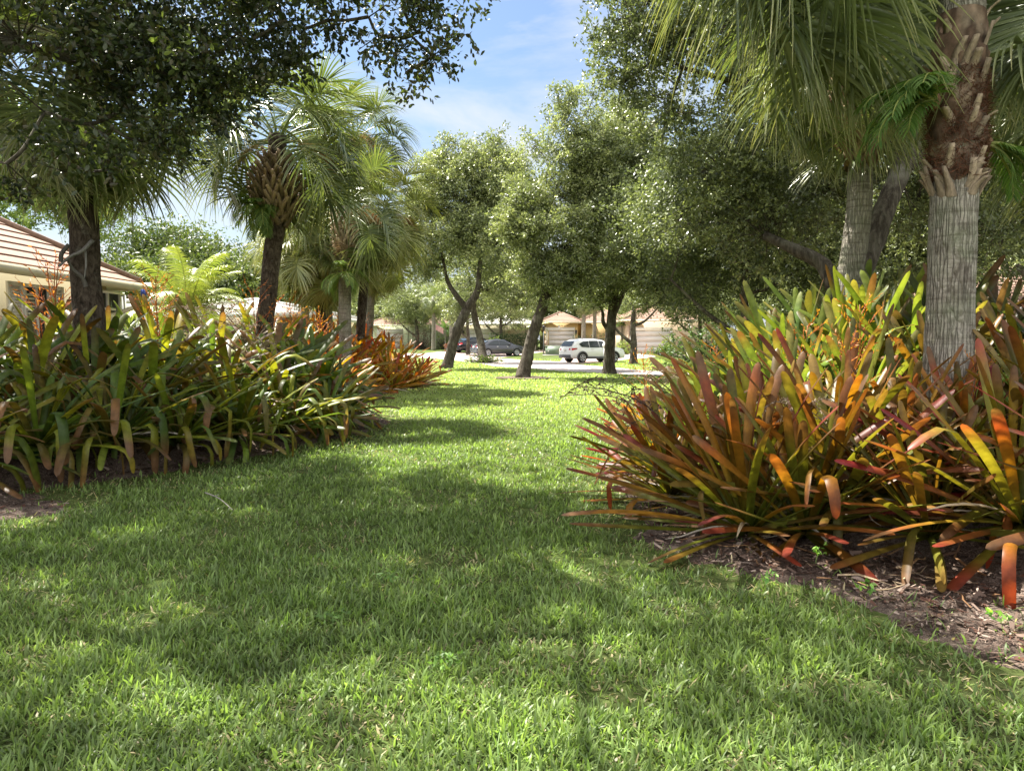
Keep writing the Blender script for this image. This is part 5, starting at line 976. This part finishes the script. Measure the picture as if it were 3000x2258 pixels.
# white roofed house behind
e, ox, oy = house('low house with a white roof behind the left bed', -13.6, -8.8, 30, 42, 0, 2.62, .22, 'stucco_cream', 'whiteroof', 'whiteedge', .5, fascia='trim')
part(e, 'window', 'glass', [(-12.6 - ox, -11.4 - ox, 29.97 - oy, 29.99 - oy, 1, 2.1)])
part(e, 'door', 'trim', [(-9.9 - ox, -9.1 - ox, 29.96 - oy, 29.99 - oy, 0, 2.1)])
# screened porch beside the tiled house
po = empty('screened_porch', (-12.3, 24, 0), 0, 'white framed screened porch beyond the corner of the tiled house', 'porch')
part(po, 'frame', 'whitepaint', [(-1.3, 1.0, -.05, .05, 2.35, 2.75)] + [(x - .04, x + .04, -.05, .05, 0, 2.35) for x in (-1.26, -.5, .2, .96)] + [(-1.22, .92, -.04, .04, .9, .96)])
part(po, 'screen', 'glass', [(-1.22, .92, .055, .06, 0, 2.34)])
part(po, 'roof', 'whiteroof', [(-1.5, 1.2, -.3, 4, 2.752, 2.9)])
ch = empty('wind_chime', tuple(P(420, 860, 17.9)), 0, 'small blue wind chime hanging near the corner of the tiled house', 'wind chime')
M['blueglass'] = solid('blue_glass', (.03, .06, .25), .3, .3, 9)
mb = MB(); mb.tube([(0, 0, .1), (0, 0, .34)], .004, 4); mb.tube([(0, 0, .34), (.06, 0, .4), (.02, 0, .46)], .006, 4); mb.build('hook', M['darkmetal'], ch)
mb = MB()
for k in range(7): mb.tube([(math.cos(k) * .05, math.sin(k) * .05, -.14 + .02 * (k % 3)), (math.cos(k) * .045, math.sin(k) * .045, .1)], .018, 6)
mb.build('chimes', M['blueglass'], ch)
# across the road
def garage_door(e, x0, x1, y, z0, z1, rows=4, cols=8):
    q = [(x0, x1, y - .02, y, z0, z1)]; d = part(e, 'garage_door', 'garage', q)
    pn = []; hh = (z1 - z0) / rows; ww = (x1 - x0) / cols
    for r in range(rows): pn.append((x0 + .02, x1 - .02, y - .034, y - .0205, z0 + r * hh + .012, z0 + (r + 1) * hh - .012))
    part(e, 'panel', 'garage', pn, par=d)
    return d
def lantern(e, x, y, z):
    mb = MB(); mb.box(x - .04, x + .04, y - .1, y - .01, z + .1, z + .16); mb.tube([(x, y - .12, z - .28), (x, y - .12, z - .2), (x, y - .12, z + .1), (x, y - .12, z + .2)], [.03, .1, .13, .02], 6); mb.build('wall_lantern', M['darkmetal'], e)
def zp(py, Y): return P(1500, py, Y)[2]
def xp(px, Y): return (px - 1500) / FPX * Y
# yellow house
Yd = 78; z0 = float(gz(0, Yd)); e, ox, oy = house('yellow house with a narrow white garage door and red-tiled roof behind the white suv', xp(1594, Yd), xp(1692, Yd), Yd, Yd + 12, z0, zp(943, Yd) - z0, .45, 'stucco_yellow', 'pinktile', 'tileedge')
yw = Yd - oy; garage_door(e, xp(1608, Yd) - ox, xp(1681, Yd) - ox, yw - .005, .02, zp(970, Yd) - z0, 4, 4)
zt_ = zp(969.5, Yd) - z0; part(e, 'lintel', 'trim', [(xp(1597, Yd) - ox, xp(1683, Yd) - ox, yw - .10, yw, zt_ + .03, zt_ + .30), (xp(1596, Yd) - ox, xp(1684, Yd) - ox, yw - .16, yw, zt_ + .303, zt_ + .38)])
part(e, 'keystone', 'trim', [(xp(1634, Yd) - ox, xp(1640, Yd) - ox, yw - .2, yw - .162, zt_ + .02, zt_ + .62)])
part(e, 'pilaster', 'creamtrim', [(xp(1598, Yd) - ox, xp(1606, Yd) - ox, yw - .08, yw, 0, zt_ + .027), (xp(1681.5, Yd) - ox, xp(1684, Yd) - ox, yw - .08, yw, 0, zt_ + .027)])
part(e, 'stone_base', 'stone', [(xp(1594.5, Yd) - ox, xp(1604, Yd) - ox, yw - .14, yw - .082, 0, 1.0)])
lantern(e, xp(1687, Yd) - ox, yw, 1.9)
fc = bpy.data.curves.new('house_number', 'FONT'); fc.body = '9636'; fc.size = .26; fc.extrude = .01; ft = bpy.data.objects.new('number_text', fc); C.objects.link(ft); bpy.context.view_layer.update(); fm = bpy.data.meshes.new_from_object(ft); bpy.data.objects.remove(ft); fo = bpy.data.objects.new('house_number', fm); C.objects.link(fo); fo.parent = e; fo.location = (xp(1634.5, Yd) - ox, yw - .02, zp(957, Yd) - z0); fo.rotation_euler = (PI / 2, 0, 0); fm.materials.clear(); fm.materials.append(M['darkmetal'])
# right wing of the yellow house is its own house volume
e2, ox2, oy2 = house('long yellow house wing with a blank wall behind the white suv', xp(1692, 79) + .6, xp(1846, 79), 79.2, 90, z0, zp(944, 79) - z0, .45, 'stucco_yellow', 'pinktile', 'tileedge')
# beige house with wide garage
Yd = 69; zz0 = float(gz(0, Yd)); e, ox, oy = house('beige house with a wide white garage door at the right of the road', xp(1838, Yd), xp(2120, Yd), Yd, Yd + 12, zz0, zp(938, Yd) - zz0, .45, 'stucco_beige', 'pinktile', 'tileedge')
yw = Yd - oy; garage_door(e, xp(1861, Yd) - ox, xp(1961, Yd) - ox, yw - .005, .02, zp(969, Yd) - zz0, 4, 8)
part(e, 'lintel', 'trim', [(xp(1856, Yd) - ox, xp(1966, Yd) - ox, yw - .1, yw, zp(968, Yd) - zz0, zp(960, Yd) - zz0)])
part(e, 'pilaster', 'trim', [(xp(1844, Yd) - ox, xp(1850, Yd) - ox, yw - .12, yw, 0, zp(968.5, Yd) - zz0), (xp(1962, Yd) - ox, xp(1968, Yd) - ox, yw - .12, yw, 0, zp(968.5, Yd) - zz0)])
part(e, 'stone_base', 'stone', [(xp(1838, Yd) - ox, xp(1843, Yd) - ox, yw - .16, yw - .003, 0, 2.6)])
lantern(e, xp(1847, Yd) - ox, yw - .12, 1.9)
# cream house left of the yellow one
Yd = 80; z0 = float(gz(0, Yd)); e, ox, oy = house('cream house with a white roof and wide garage door behind the two sedans', xp(1335, Yd), xp(1575, Yd), Yd, Yd + 12, z0, zp(950, Yd) - z0, .3, 'stucco_cream', 'whiteroof', 'whiteedge', fascia='trim')
yw = Yd - oy; garage_door(e, xp(1372, Yd) - ox, xp(1462, Yd) - ox, yw - .005, .02, zp(966, Yd) - z0, 4, 8)
part(e, 'lintel', 'trim', [(xp(1368, Yd) - ox, xp(1466, Yd) - ox, yw - .08, yw, zp(965.5, Yd) - z0, zp(962, Yd) - z0)])
part(e, 'downspout', 'darkmetal', [(xp(1540, Yd) - ox, xp(1541.5, Yd) - ox, yw - .06, yw - .003, 0, 2.7), (xp(1477, Yd) - ox, xp(1478, Yd) - ox, yw - .06, yw - .003, 0, 2.7)])
lantern(e, xp(1356, Yd) - ox, yw, 1.9)
for i, px in enumerate((1492,)):
    bl_ = part(e, 'wall_ornament', 'stone', [(xp(px, Yd) - ox - .14, xp(px, Yd) - ox + .14, yw - .06, yw - .003, zp(975, Yd) - z0, zp(969, Yd) - z0)])
# pale green house
Yd = 84; z0 = float(gz(0, Yd)); e, ox, oy = house('pale green house with a pink roof at the far end of the road', xp(1085, Yd), xp(1322, Yd), Yd, Yd + 12, z0, zp(952, Yd) - z0, .42, 'stucco_green', 'pinktile', 'tileedge')
yw = Yd - oy; garage_door(e, xp(1105, Yd) - ox, xp(1182, Yd) - ox, yw - .005, .02, 2.2, 4, 8)
part(e, 'downspout', 'darkmetal', [(xp(1262, Yd) - ox, xp(1263.5, Yd) - ox, yw - .06, yw - .003, 0, 2.7), (xp(1196, Yd) - ox, xp(1197, Yd) - ox, yw - .06, yw - .003, 0, 2.7)])
# tiled house at the far right
Yd = 30; e, ox, oy = house('tiled house glimpsed between the trees at the right edge', 18.4, 32, Yd, Yd + 11, 0, 2.75, .45, 'stucco_beige', 'pinktile', 'tileedge', fascia='trim')
part(e, 'window', 'glass', [(19.6 - ox, 21 - ox, Yd - oy - .03, Yd - oy - .004, 1, 2.1)])
# small palms across the road
GPs = 'slim palms across the road'
for i, (px, Y, h, rr_, lb, cs) in enumerate([(1708, 72, 5.4, .17, 'left one of two slim palm trunks against the yellow wall', 1.0), (1740, 73, 5.8, .16, 'right one of two slim palm trunks against the yellow wall', 1.0), (1270, 76, 5.5, .16, 'slim palm against the pale green wall beside the flag pole', 1.0), (1322, 74, 6, .2, 'thick grey palm trunk left of the forked oak', 1.1)]):
    x = xp(px, Y); zb = float(gz(0, Y)); palm(lb, [(x, Y, zb - .1), (x + .05, Y, zb + h / 2), (x, Y, zb + h)], rr_ + .05, rr_, 'green', 16, 900 + i, None, 'palmtrunk', 1, sc=cs, group=GPs)
feather_palm('small bright feather palm left of the rough barked oak', P(1568, 1010, 74) * [1, 1, 0] + [0, 0, .42], 2.2, FE, 12, .75, 910, 'garden_palm', 'palm tree', .09)
feather_palm('small shaggy palm with drooping fronds beside the beige garage', P(1822, 1010, 71) * [1, 1, 0] + [0, 0, .37], 2.6, FEg, 14, .7, 911, 'garden_palm', 'palm tree', .12)
feather_palm('small feathery palm in the shrubs of the pale green house', P(1305, 1000, 78) * [1, 1, 0] + [0, 0, .5], 2.2, FEg, 12, .8, 912, 'garden_palm', 'palm tree', .09)
# ------------------------------------------------------------------ cars
M['carwhite'] = solid('white_car_paint', (.80, .80, .80), .22, .01, 1, spec=.6); M['cargrey'] = solid('dark_grey_car_paint', (.075, .078, .088), .22, .02, 1, .4); M['carblack'] = solid('black_car_paint', (.010, .011, .016), .15, .02, 1, .1)
M['tyre'] = solid('tyre_rubber', (.018, .018, .018), .8, .1, 9); M['rim'] = solid('alloy_rim', (.55, .55, .56), .3, .05, 3, .9); M['cladding'] = solid('grey_cladding', (.09, .09, .095), .6, .05, 4); M['redlamp'] = solid('red_tail_lamp', (.45, .015, .02), .2, .1, 5)
M['clearlamp'] = solid('clear_head_lamp', (.65, .62, .58), .15, .1, 5); M['carglass'] = solid('tinted_car_glass', (.02, .028, .03), .05, .1, 2); M['plate'] = solid('number_plate', (.6, .6, .55), .5, .1, 9); M['chrome'] = solid('chrome', (.7, .7, .7), .15, .02, 3, 1)
def car(label, loc, yaw, L_, W_, H_, top, belt, wheels, wr, paint, clad, glass_side, rear_glass, front_glass, suv, bottom=.26):
    """top: (x, z) silhouette of hood/roof/boot from tail (x=0) to nose (x=L)"""
    e = empty('parked_car', loc, yaw, label, 'car'); hw = W_ / 2; tx = [p[0] for p in top]; tz_ = [p[1] for p in top]
    xs = np.unique(np.concatenate([np.linspace(0, L_, 34), tx])); K = len(xs); sec = []
    zt = np.interp(xs, tx, tz_); endf = 1 - .16 * np.exp(-xs / .16) - .22 * np.exp(-(L_ - xs) / .3)
    zbt = bottom + .10 * np.exp(-xs / .25) + .06 * np.exp(-(L_ - xs) / .25)
    def wd(x, z, k): # half width at height z
        w0 = hw * endf[k]
        return w0
    for k in range(K):
        w0 = hw * endf[k]; z1 = zt[k]; bz = min(belt, z1 - .03); tw = max(0, (z1 - bz)); wt = w0 * (1 - .30 * min(1, tw / (H_ - belt))) if z1 > belt + .02 else w0 * .95
        zb = zbt[k]; sec.append([(0, zb), (w0 * .86, zb), (w0 * .97, zb + .08), (w0, zb + (bz - zb) * .5), (w0 * .985, bz - .04), (w0 * .95, bz), ((w0 * .95 + wt) / 2 + .012, (bz + z1) / 2), (wt, z1 - min(.07, tw * .3 + .012)), (wt * .86, z1 - min(.02, .01 + tw * .1)), (0, z1)])
    sec = np.array(sec); n = sec.shape[1]; Vr = np.stack([np.repeat(xs[:, None], n, 1), sec[..., 0], sec[..., 1]], -1); Vl = Vr * [1, -1, 1]
    mb = MB(); idx = np.arange(K * n).reshape(K, n)
    for V, fl in ((Vr, 0), (Vl, 1)):
        Q = np.stack([idx[:-1, :-1], idx[1:, :-1], idx[1:, 1:], idx[:-1, 1:]], -1).reshape(-1, 4); mb.add(V.reshape(-1, 3), Q=Q[:, ::-1] if fl else Q)
        for en in (0, -1): v = V[en]; mb.add(v, T=[(0, i, i + 1) for i in range(1, n - 1)])
    body = mb.build('body', M[paint], e, smooth=True)
    def side_y(x, z):
        w0 = hw * np.interp(x, xs, endf); z1 = np.interp(x, xs, zt); wt = w0 * (1 - .30 * min(1, max(0, z1 - belt) / (H_ - belt)))
        f = np.clip((z - belt) / max(z1 - .07 - belt, .01), 0, 1); return (w0 * .95) * (1 - f) + wt * f + .014 * math.sin(f * PI)
    for s in (-1, 1):
        for gl in glass_side:
            v = [(x, s * (side_y(x, z) + .034), z) for x, z in gl]; mb = MB(); mb.poly(v if s < 0 else v); mb.build('side_window', M['carglass'], e)
    def end_glass(x0, z0, x1, z1, name, wf=.78):
        mb = MB(); v = []; N_ = 8
        for t in range(N_ + 1):
            f = t / N_; x = x0 + (x1 - x0) * f; z = np.interp(x, xs, zt); sl = np.interp(x + .02, xs, zt) - np.interp(x - .02, xs, zt); nl = math.hypot(sl, .04)
            xx = x - sl / nl * .03; zz = z + .04 / nl * .03; w0 = hw * np.interp(x, xs, endf); ww = w0 * (1 - .30 * min(1, max(0, z - belt) / (H_ - belt))) * .86
            for k in range(5): v.append((xx, -ww + 2 * ww * k / 4, zz))
        i = np.arange((N_ + 1) * 5).reshape(N_ + 1, 5); mb.add(v, Q=np.stack([i[:-1, :-1], i[:-1, 1:], i[1:, 1:], i[1:, :-1]], -1).reshape(-1, 4)); mb.build(name, M['carglass'], e, smooth=True)
    end_glass(*rear_glass, 'rear_window'); end_glass(*front_glass, 'windscreen')
    for wx in wheels:
        for s in (-1, 1):
            y = s * (hw - .10); mb = MB(); mb.tube([(wx, y - .10, wr), (wx, y - .085, wr), (wx, y + .085, wr), (wx, y + .10, wr)], [wr * .93, wr, wr, wr * .93], 24); wh = mb.build('wheel', M['tyre'], e, smooth=False)
            mb = MB(); yo = y + s * .104
            mb.tube([(wx, yo - s * .02, wr), (wx, yo, wr)], [wr * .64, wr * .62], 20, mi=1)
            for k in range(5 if suv else 9):
                a = k * 2 * PI / (5 if suv else 9); c, d = math.cos(a), math.sin(a); w_ = .045 if suv else .03
                pts = [(-w_, .04), (w_, .04), (w_ * .9, wr * .60), (-w_ * .9, wr * .60)]; v = [(wx + px * c - pz * d, yo + s * .012, wr + px * d + pz * c) for px, pz in pts] + [(wx + px * c - pz * d, yo, wr + px * d + pz * c) for px, pz in pts]
                mb.add(v, Q=[(0, 1, 2, 3), (0, 1, 5, 4), (1, 2, 6, 5), (2, 3, 7, 6), (3, 0, 4, 7)])
            rg = [(wx + math.cos(a) * wr * .64, yo + s * .01, wr + math.sin(a) * wr * .64) for a in np.linspace(0, 2 * PI, 25)]; mb.tube(rg, .018, 5, cap=False)
            mb.build('rim', [M['rim'], M['darkmetal']], wh)
            # wheel arch lip
            mb = MB(); ar = [(wx + math.cos(a) * (wr + .055), s * (hw + .002), wr + math.sin(a) * (wr + .055)) for a in np.linspace(-.15, PI + .15, 18)]; mb.tube(ar, [.05 if clad else .022] * 18, 6)
            fan = [(wx, s * (hw + .0), wr)] + [(wx + math.cos(a) * (wr + .05), s * (hw + .0), wr + math.sin(a) * (wr + .05)) for a in np.linspace(-.2, PI + .2, 18)]
            mb.build('wheel_arch', M['cladding' if clad else paint], e); m2 = MB(); m2.add(fan, T=[(0, i, i + 1) for i in range(1, 18)]); m2.build('arch_well', M['tyre'], e)
    for s in (-1, 1):
        mb = MB(); 
        if suv: v = [(.10, s * (hw * .88), 1.02), (.02, s * (hw * .55), 1.0), (.015, s * (hw * .55), .88), (.08, s * (hw * .90), .86), (.42, s * (hw + .0), .95), (.40, s * (hw * .985), 1.02)]
        else: v = [(.12, s * (hw * .86), .96), (.02, s * (hw * .55), .92), (.01, s * (hw * .55), .78), (.06, s * (hw * .88), .76), (.30, s * (hw * .995), .84), (.30, s * (hw * .98), .94)]
        mb.add(v + [(x + .10, y * .93, z) for x, y, z in v], Q=[(0, 1, 2, 3), (0, 3, 4, 5)] + [(i, (i + 1) % 6, 6 + (i + 1) % 6, 6 + i) for i in range(6)]); o_ = mb.build('tail_lamp', M['redlamp'], e); o_.location.x = -.035; o_.location.y = s * .022
        mb = MB(); zl_ = np.interp(L_ - .35, tx, tz_) - .12; v = [(L_ - .06, s * hw * .55, zl_ - .1), (L_ - .12, s * hw * .80, zl_ - .09), (L_ - .55, s * hw * .985, zl_ + .03), (L_ - .42, s * hw * .90, zl_ + .09), (L_ - .18, s * hw * .7, zl_ + .03)]
        mb.add(v + [(x - .08, y * .9, z) for x, y, z in v], T=[(0, 1, 2), (0, 2, 3), (0, 3, 4)], Q=[(i, (i + 1) % 5, 5 + (i + 1) % 5, 5 + i) for i in range(5)]); o_ = mb.build('head_lamp', M['clearlamp'], e); o_.location.x = .02; o_.location.y = s * .012
        mx_ = front_glass[0] - .35; mb = MB(); y = s * (hw + .09); mb.box(mx_ - .06, mx_ + .08, min(y, y - s * .16), max(y, y - s * .16), belt + .02, belt + .16); mb.build('mirror', M[paint], e)
        for hx in ([1.55, 2.55] if suv else [1.75, 2.65]):
            mb = MB(); y = s * (hw * .99 + .012); mb.box(hx, hx + .2, min(y, y + s * .03), max(y, y + s * .03), belt - .13, belt - .09); mb.build('door_handle', M['chrome' if not suv else paint], e)
        if clad: mb = MB(); y = s * (hw * .985); mb.box(wheels[0] + wr + .1, wheels[1] - wr - .1, min(y, y + s * .035), max(y, y + s * .035), bottom + .0, bottom + .17); mb.build('sill_cladding', M['cladding'], e)
        if suv: mb = MB(); mb.tube([(1.0, s * hw * .60, H_ - .03), (1.2, s * hw * .60, H_ + .02), (2.6, s * hw * .60, H_ + .015), (2.9, s * hw * .60, H_ - .04)], .018, 6); mb.build('roof_rail', M['cladding'], e)
    mb = MB(); mb.box(-.035, .06, -hw * .80, hw * .80, bottom + .07, bottom + (.30 if suv else .20)); mb.box(L_ - .05, L_ + .02, -hw * .62, hw * .62, bottom + .07, bottom + .22); mb.build('bumper', M['cladding' if clad else paint], e)
    mb = MB(); zpl = .86 if suv else .78; mb.box(-.03, -.008, -.16, .16, zpl - .07, zpl + .07); mb.build('number_plate', M['plate'], e)
    return e
suvtop = [(0, .62), (.02, .98), (.22, 1.30), (.40, 1.50), (.8, 1.61), (1.5, 1.66), (2.3, 1.65), (2.75, 1.56), (3.3, 1.26), (3.55, 1.10), (4.1, 1.02), (4.42, .90), (4.57, .68), (4.6, .5)]
sg = [[(.62, 1.30), (.80, 1.10), (1.42, 1.05), (1.42, 1.50), (1.0, 1.47)], [(1.47, 1.05), (2.28, 1.05), (2.22, 1.52), (1.47, 1.515)], [(2.33, 1.05), (3.18, 1.07), (2.62, 1.47), (2.28, 1.515)]]
p = G(1648, 1058); q = G(1806, 1052.5)
def place_car(pa, pb): d = pb - pa; return math.atan2(d[1], d[0])
car('white suv parked on the brick driveway across the road', (xp(1655, 51.3), 51.3, float(gz(0, 51.5)) + .008), R_(28), 4.6, 1.85, 1.66, suvtop, 1.06, (.86, 3.55), .355, 'carwhite', True, sg, (.11, 0, .38, 0), (3.38, 0, 2.80, 0), True)
sed = [(0, .55), (.02, .93), (.25, 1.03), (.62, 1.06), (1.15, 1.32), (1.55, 1.43), (2.1, 1.46), (2.6, 1.40), (3.3, 1.06), (3.5, 1.0), (4.1, .88), (4.45, .74), (4.6, .55)]
sg2 = [[(.98, 1.0), (1.12, 1.15), (1.55, 1.34), (1.98, 1.36), (1.98, .96)], [(2.03, .96), (2.03, 1.36), (2.45, 1.33), (3.02, 1.04), (2.98, .96)]]
car('dark grey sedan parked in front of the hedge and cream wall', (xp(1388, 62.5), 62.6, float(gz(0, 63)) + .01), R_(24), 4.6, 1.78, 1.46, sed, .93, (.95, 3.6), .32, 'cargrey', False, sg2, (.68, 0, 1.12, 0), (3.28, 0, 2.68, 0), False, .2)
car('black sedan parked further back, partly hidden by the forked oak', (xp(1331, 69), 69.5, float(gz(0, 70)) + .01), R_(38), 4.8, 1.84, 1.48, [(x * 4.8 / 4.6, z * 1.02) for x, z in sed], .95, (1.0, 3.8), .34, 'carblack', False, [[(x * 1.04, z * 1.02) for x, z in g] for g in sg2], (.69, 1.08, 1.16, 1.3), (3.4, 1.1, 2.8, 1.38), False, .2)

# ------------------------------------------------------------------ street furniture
ub = G(1626, 1040.5); e = empty('utility_box', tuple(ub), R_(-12), 'squat green utility box on a concrete pad left of the white suv', 'utility box')
mb = MB(); mb.prism([(-.8, .06), (.8, .06), (.8, .62), (.74, .78), (-.74, .78), (-.8, .62)], -.45, .45); mb.build('cabinet', M['greenbox'], e); part(e, 'pad', 'concrete', [(-1, 1, -.65, .65, -.03, .06)])
part(e, 'lid', 'greenbox', [(-.84, .84, -.5, .5, .782, .83)]); part(e, 'warning_label', 'plate', [(-.6, -.45, -.462, -.452, .3, .45)])
def post(name, label, cat, px, py, build, group=None):
    b = G(px, py); e = empty(name, tuple(b), 0, label, cat, group); build(e, b); return e
def lamp(e, b):
    Y = b[1]; h = zp(957, Y) - b[2]
    mb = MB(); mb.tube([(0, 0, 0), (0, 0, .12), (0, 0, .2), (0, 0, h - .3)], [.09, .09, .05, .04], 8); mb.build('pole', M['darkmetal'], e)
    mb = MB(); mb.tube([(0, 0, h - .3), (0, 0, h - .26), (0, 0, h - .02), (0, 0, h), (0, 0, h + .12)], [.07, .11, .16, .18, .02], 6); mb.build('lamp_head', M['darkmetal'], e)
post('lamp_post', 'dark lamp post on the grass island left of the utility box', 'lamp post', 1593, 1040, lamp)
def mailbox(h, s=1):
    def f(e, b):
        mb = MB(); mb.box(-.05, .05, -.05, .05, 0, h); mb.build('post', M['whitepaint'], e)
        mb = MB(); r = .1 * s; prof = [(-r, 0), (r, 0), (r, r * 1.4)] + [(math.cos(a) * r, r * 1.4 + math.sin(a) * r) for a in np.linspace(.3, PI - .3, 6)] + [(-r, r * 1.4)]; mb.prism([(x, z + h) for x, z in prof], -.26, .26); mb.build('box', M['whitepaint'], e)
        part(e, 'bracket', 'whitepaint', [(-.03, .03, -.25, -.052, h - .12, h - .06), (-.03, .03, .052, .25, h - .12, h - .06)])
    return f
post('mailbox', 'white mailbox on a post in front of the white suv', 'mailbox', 1771, 1071, mailbox(1.15))
post('mailbox', 'small white mailbox post beside the forked oak trunk', 'mailbox', 1335, 1040, mailbox(1.0))
def flag(e, b):
    Y = b[1]; h = zp(948, Y) - b[2]; mb = MB(); mb.tube([(0, 0, 0), (0, 0, h)], [.05, .04], 8); mb.build('pole', M['whitepaint'], e)
    M['flag'] = solid('red_white_cloth', (.7, .4, .4), .8, .4, 9); mb = MB(); v = []
    for i in range(7):
        for j in range(4): v.append((.04 + i * .13, .06 * math.sin(i * 1.4 + j * .4), h - .05 - j * .2 - i * .07))
    ii = np.arange(28).reshape(7, 4); mb.add(v, Q=np.stack([ii[:-1, :-1], ii[:-1, 1:], ii[1:, 1:], ii[1:, :-1]], -1).reshape(-1, 4)); mb.build('flag', M['flag'], e)
post('flag_pole', 'thin white pole with a small red and white flag by the pale green house', 'flag pole', 1276, 1026, flag)
def stake(e, b):
    mb = MB(); mb.tube([(0, 0, -.05), (0, 0, .4), (0, 0, .45)], [.05, .05, .01], 8); mb.build('post', M['darkmetal'], e); mb = MB(); mb.tube([(0, 0, .34), (0, 0, .38)], .056, 8); mb.build('band', M['cladding'], e)
post('marker_post', 'short dark marker post at the edge of the wide garage driveway', 'marker post', 1923, 1045, stake)
# mulch rings at the feet of the lawn trees
for px, py in ((1530, 1108), (1785, 1096), (1308, 1079)):
    b = G(px, py); ring = [(b[0] + math.cos(a) * (1.1 + .25 * math.sin(3 * a + px)), b[1] + math.sin(a) * (1.3 + .2 * math.cos(2 * a))) for a in np.linspace(0, 2 * PI, 20, endpoint=False)]
    if px == 1530: sheet('tree_ring_ground', ring, M['mulch'], .05)
bpy.context.view_layer.update()
